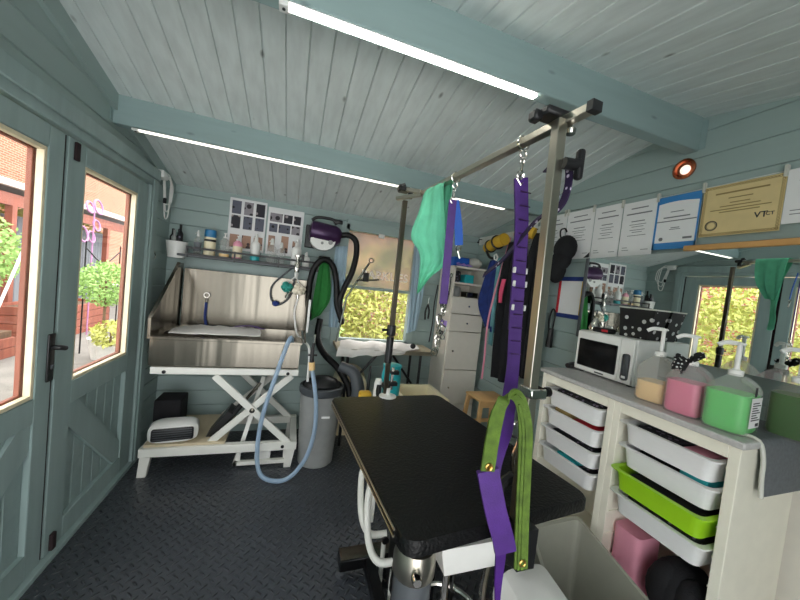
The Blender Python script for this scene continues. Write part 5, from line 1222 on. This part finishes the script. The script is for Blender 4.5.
# pump jugs
def jug(x, y, wx, wy, h, level, lm, label, rz=0, bow=None, lab=None):
    t = thing('pump_jug', label, 'jug', (x, y, CT), 'large shampoo pump jugs on the worktop')
    R = Matrix.Rotation(rz, 3, 'Z')
    def q(f, z, r=.03, ins=0):
        P = [V((-wx / 2 * f + ins, -wy / 2 * f + ins, 0)), V((wx / 2 * f - ins, -wy / 2 * f + ins, 0)), V((wx / 2 * f - ins, wy / 2 * f - ins, 0)), V((-wx / 2 * f + ins, wy / 2 * f - ins, 0))]
        return [V((x, y, CT)) + R @ p for p in rounded_quad(P, min(r, wx * f * .4), 5, z)]
    hb = h
    g = G().rings([q(.93, .001), q(1, .012), q(1, hb * .70), q(.93, hb * .76), q(.66, hb * .88), q(.36, hb * .96), q(.30, hb * 1.0), q(.30, hb * 1.02)])
    bd = obj('body', g, 'bottlec' if lm == 'dgreenl' else 'bottle', t, ang=50)
    def il(z):
        return [q(.93, .006, .03, .004), q(1, .016, .03, .004), q(1, z, .03, .004)]
    obj('liquid', G().rings(il(level)), lm, t)
    # moulded handle at the back of the shoulder
    hx = V((x, y, CT)) + R @ V((wx * .1, -wy * .12, hb * .93)); hy = V((x, y, CT)) + R @ V((wx * .3, -wy * .42, hb * .72))
    obj('handle', G().tube([hx, hx.lerp(hy, .3) + V((0, 0, hb * .05)), hx.lerp(hy, .8) + V((0, 0, hb * .06)), hy], .012, 8, 4), 'bottle', t)
    o = (x, y, CT)
    pm = obj('pump', G().lathe(o, [(.019, hb * .985), (.020, hb * 1.08), (.012, hb * 1.09), (.008, hb * 1.11), (.007, hb * 1.54), (.015, hb * 1.545), (.016, hb * 1.56), (.012, hb * 1.585), (.003, hb * 1.59)], 16), 'whitep', t)
    n0 = V((x, y, CT + hb * 1.56)); dv = R @ V((-.6, .8, 0)); dv.normalize()
    obj('nozzle', G().tube([n0, n0 + dv * .035, n0 + dv * .055 + V((0, 0, -.012))], .0075, 8, 3), 'whitep', pm)
    if lab:
        c0 = V((x, y, CT)) + R @ V((-wx * .05, -wy / 2 - .001, 0))
        ux = R @ V((1, 0, 0)); n_ = R @ V((0, -1, 0))
        def quad(a, b2, z0, z1, d): return [c0 + ux * a + n_ * d + V((0, 0, z0)), c0 + ux * b2 + n_ * d + V((0, 0, z0)), c0 + ux * b2 + n_ * d + V((0, 0, z1)), c0 + ux * a + n_ * d + V((0, 0, z1))]
        lb = obj('label', G().prism(quad(-.034, .042, .03, hb * .68, 0), n_ * .001), 'paper', t)
        g = G()
        for k in range(8): g.prism(quad(-.026, .034 - .012 * (k % 3), .055 + k * .008, .058 + k * .008, .001), n_ * .0008)
        g.prism(quad(-.024, -.008, .135, .165, .001), n_ * .0008); g.prism(quad(.012, .034, .035, .045, .001), n_ * .0008)
        obj('printed_lines', g, 'dink', lb)
    if bow:
        bz = CT + hb * bow; p = V((x - .02, y + .005, bz)); g = G()
        for (d, w) in ((V((-.03, .03, -.03)), .016), (V((.0, -.05, .035)), .014), (V((-.03, -.005, -.045)), .016), (V((-.02, .028, .012)), .012)):
            g.ribbon([p, p + d * .6 + V((-.01, 0, .01)), p + d, p + d * .55 + V((-.012, 0, -.008)), p], V((.008, .006, w)), .002, 4)
        obj('ribbon_bow', g, 'bow', t)
    return t
jug(1.475, .905, .12, .115, .195, .085, 'creaml', 'milky pump jug half full of cream shampoo beside the microwave', .1)
jug(1.455, .782, .12, .115, .19, .125, 'pinkl', 'pump jug of pink shampoo with a spotted bow on its pump', .1, bow=1.06)
jug(1.455, .655, .13, .118, .19, .132, 'greenl', 'pump jug of bright green shampoo with a white label in front', .12, lab=True)
jug(1.64, .575, .12, .115, .19, .145, 'dgreenl', 'pump jug of dark green shampoo behind the bright green jug', .15)
# wooden tray edge behind the jugs

# ------------------------------------------------------------------ grey tub in the foreground and white bin
tb = thing('storage_tub', 'large grey open plastic tub on the floor beside the storage frames', 'tub', (1.07, .86, 0))
Q = [V((.845, .745, 0)), V((1.21, .655, 0)), V((1.315, 1.005, 0)), V((1.035, 1.01, 0))]
Q = [V((.80, .60, 0)), V((1.16, .52, 0)), V((1.30, 1.03, 0)), V((1.03, 1.02, 0))]
qc = (Q[0] + Q[1] + Q[2] + Q[3]) / 4
def qs(f, z, r=.03): return rounded_quad([qc + (p - qc) * f for p in Q], r, 4, z)
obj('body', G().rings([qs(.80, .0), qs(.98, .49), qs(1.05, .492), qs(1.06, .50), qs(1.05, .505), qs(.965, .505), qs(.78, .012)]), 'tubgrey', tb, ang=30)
wbin = thing('pedal_bin', 'white plastic bin standing under the green strap in front', 'bin', (.72, .68, 0))
def wq(f, z, dx=0): 
    c0 = V((.715 + dx, .66, 0))
    return rounded_quad([c0 + (V(p) - V((.715, .66, 0))) * f for p in ((.61, .55, 0), (.80, .56, 0), (.83, .76, 0), (.645, .76, 0))], .04 * f, 5, z)
obj('body', G().rings([wq(.85, 0), wq(1, .55), wq(1.04, .555), wq(1.04, .565)]), 'whitep', wbin)
obj('lid', G().rings([wq(1.05, .565), wq(1.03, .60), wq(.78, .645), wq(.3, .66)]), 'whitep', wbin)

# ------------------------------------------------------------------ light
W = bpy.data.worlds.new('overcast_sky'); S.world = W; W.use_nodes = True
nt = W.node_tree; N = nt.nodes; L = nt.links; bg = N['Background']
tc = N.new('ShaderNodeTexCoord'); sp = N.new('ShaderNodeSeparateXYZ'); L.new(tc.outputs['Generated'], sp.inputs[0])
cr = N.new('ShaderNodeValToRGB'); cr.color_ramp.elements[0].color = (.92, .93, .93, 1); cr.color_ramp.elements[1].color = (1, 1, 1, 1)
L.new(sp.outputs['Z'], cr.inputs[0]); L.new(cr.outputs[0], bg.inputs[0]); bg.inputs[1].default_value = 1.6
def area(name, loc, rot, sx, sy, p, c=(1, 1, 1)):
    l = bpy.data.lights.new(name, 'AREA'); l.shape = 'RECTANGLE'; l.size = sx; l.size_y = sy; l.energy = p; l.color = c
    o = bpy.data.objects.new(name, l); COL.objects.link(o); o.location = loc; o.rotation_euler = rot
    return o
s_ = bpy.data.lights.new('sun', 'SUN'); s_.energy = .8; s_.angle = math.radians(12); s_.color = (1, .95, .86)
so = bpy.data.objects.new('sun', s_); COL.objects.link(so); so.rotation_euler = (math.radians(38), 0, math.radians(100))

# ------------------------------------------------------------------ camera
cam = bpy.data.cameras.new('camera'); co = bpy.data.objects.new('camera', cam); COL.objects.link(co)
cam.sensor_fit = 'HORIZONTAL'; cam.sensor_width = 36; cam.lens = 319.217398 / 800 * 36; cam.clip_start = .02; cam.clip_end = 200
rx, ry, rz = 0.0811108396, -0.3182469, 0.115685761
cx, sx, cy, sy, cz, sz = math.cos(rx), math.sin(rx), math.cos(ry), math.sin(ry), math.cos(rz), math.sin(rz)
MM = Matrix(((1, 0, 0), (0, cx, -sx), (0, sx, cx))) @ Matrix(((cy, 0, sy), (0, 1, 0), (-sy, 0, cy))) @ Matrix(((cz, -sz, 0), (sz, cz, 0), (0, 0, 1))) @ Matrix(((1, 0, 0), (0, 0, -1), (0, 1, 0)))
T = MM.transposed()
right, up, back = T @ V((1, 0, 0)), T @ V((0, -1, 0)), -(T @ V((0, 0, 1)))
R = Matrix((right, up, back)).transposed().to_4x4()
co.matrix_world = Matrix.Translation((0, 0, 1.45)) @ R
S.camera = co
S.view_settings.view_transform = 'Standard'; S.view_settings.look = 'None'; S.view_settings.gamma = 1; S.view_settings.exposure = 1.6
S.view_settings.use_curve_mapping = False
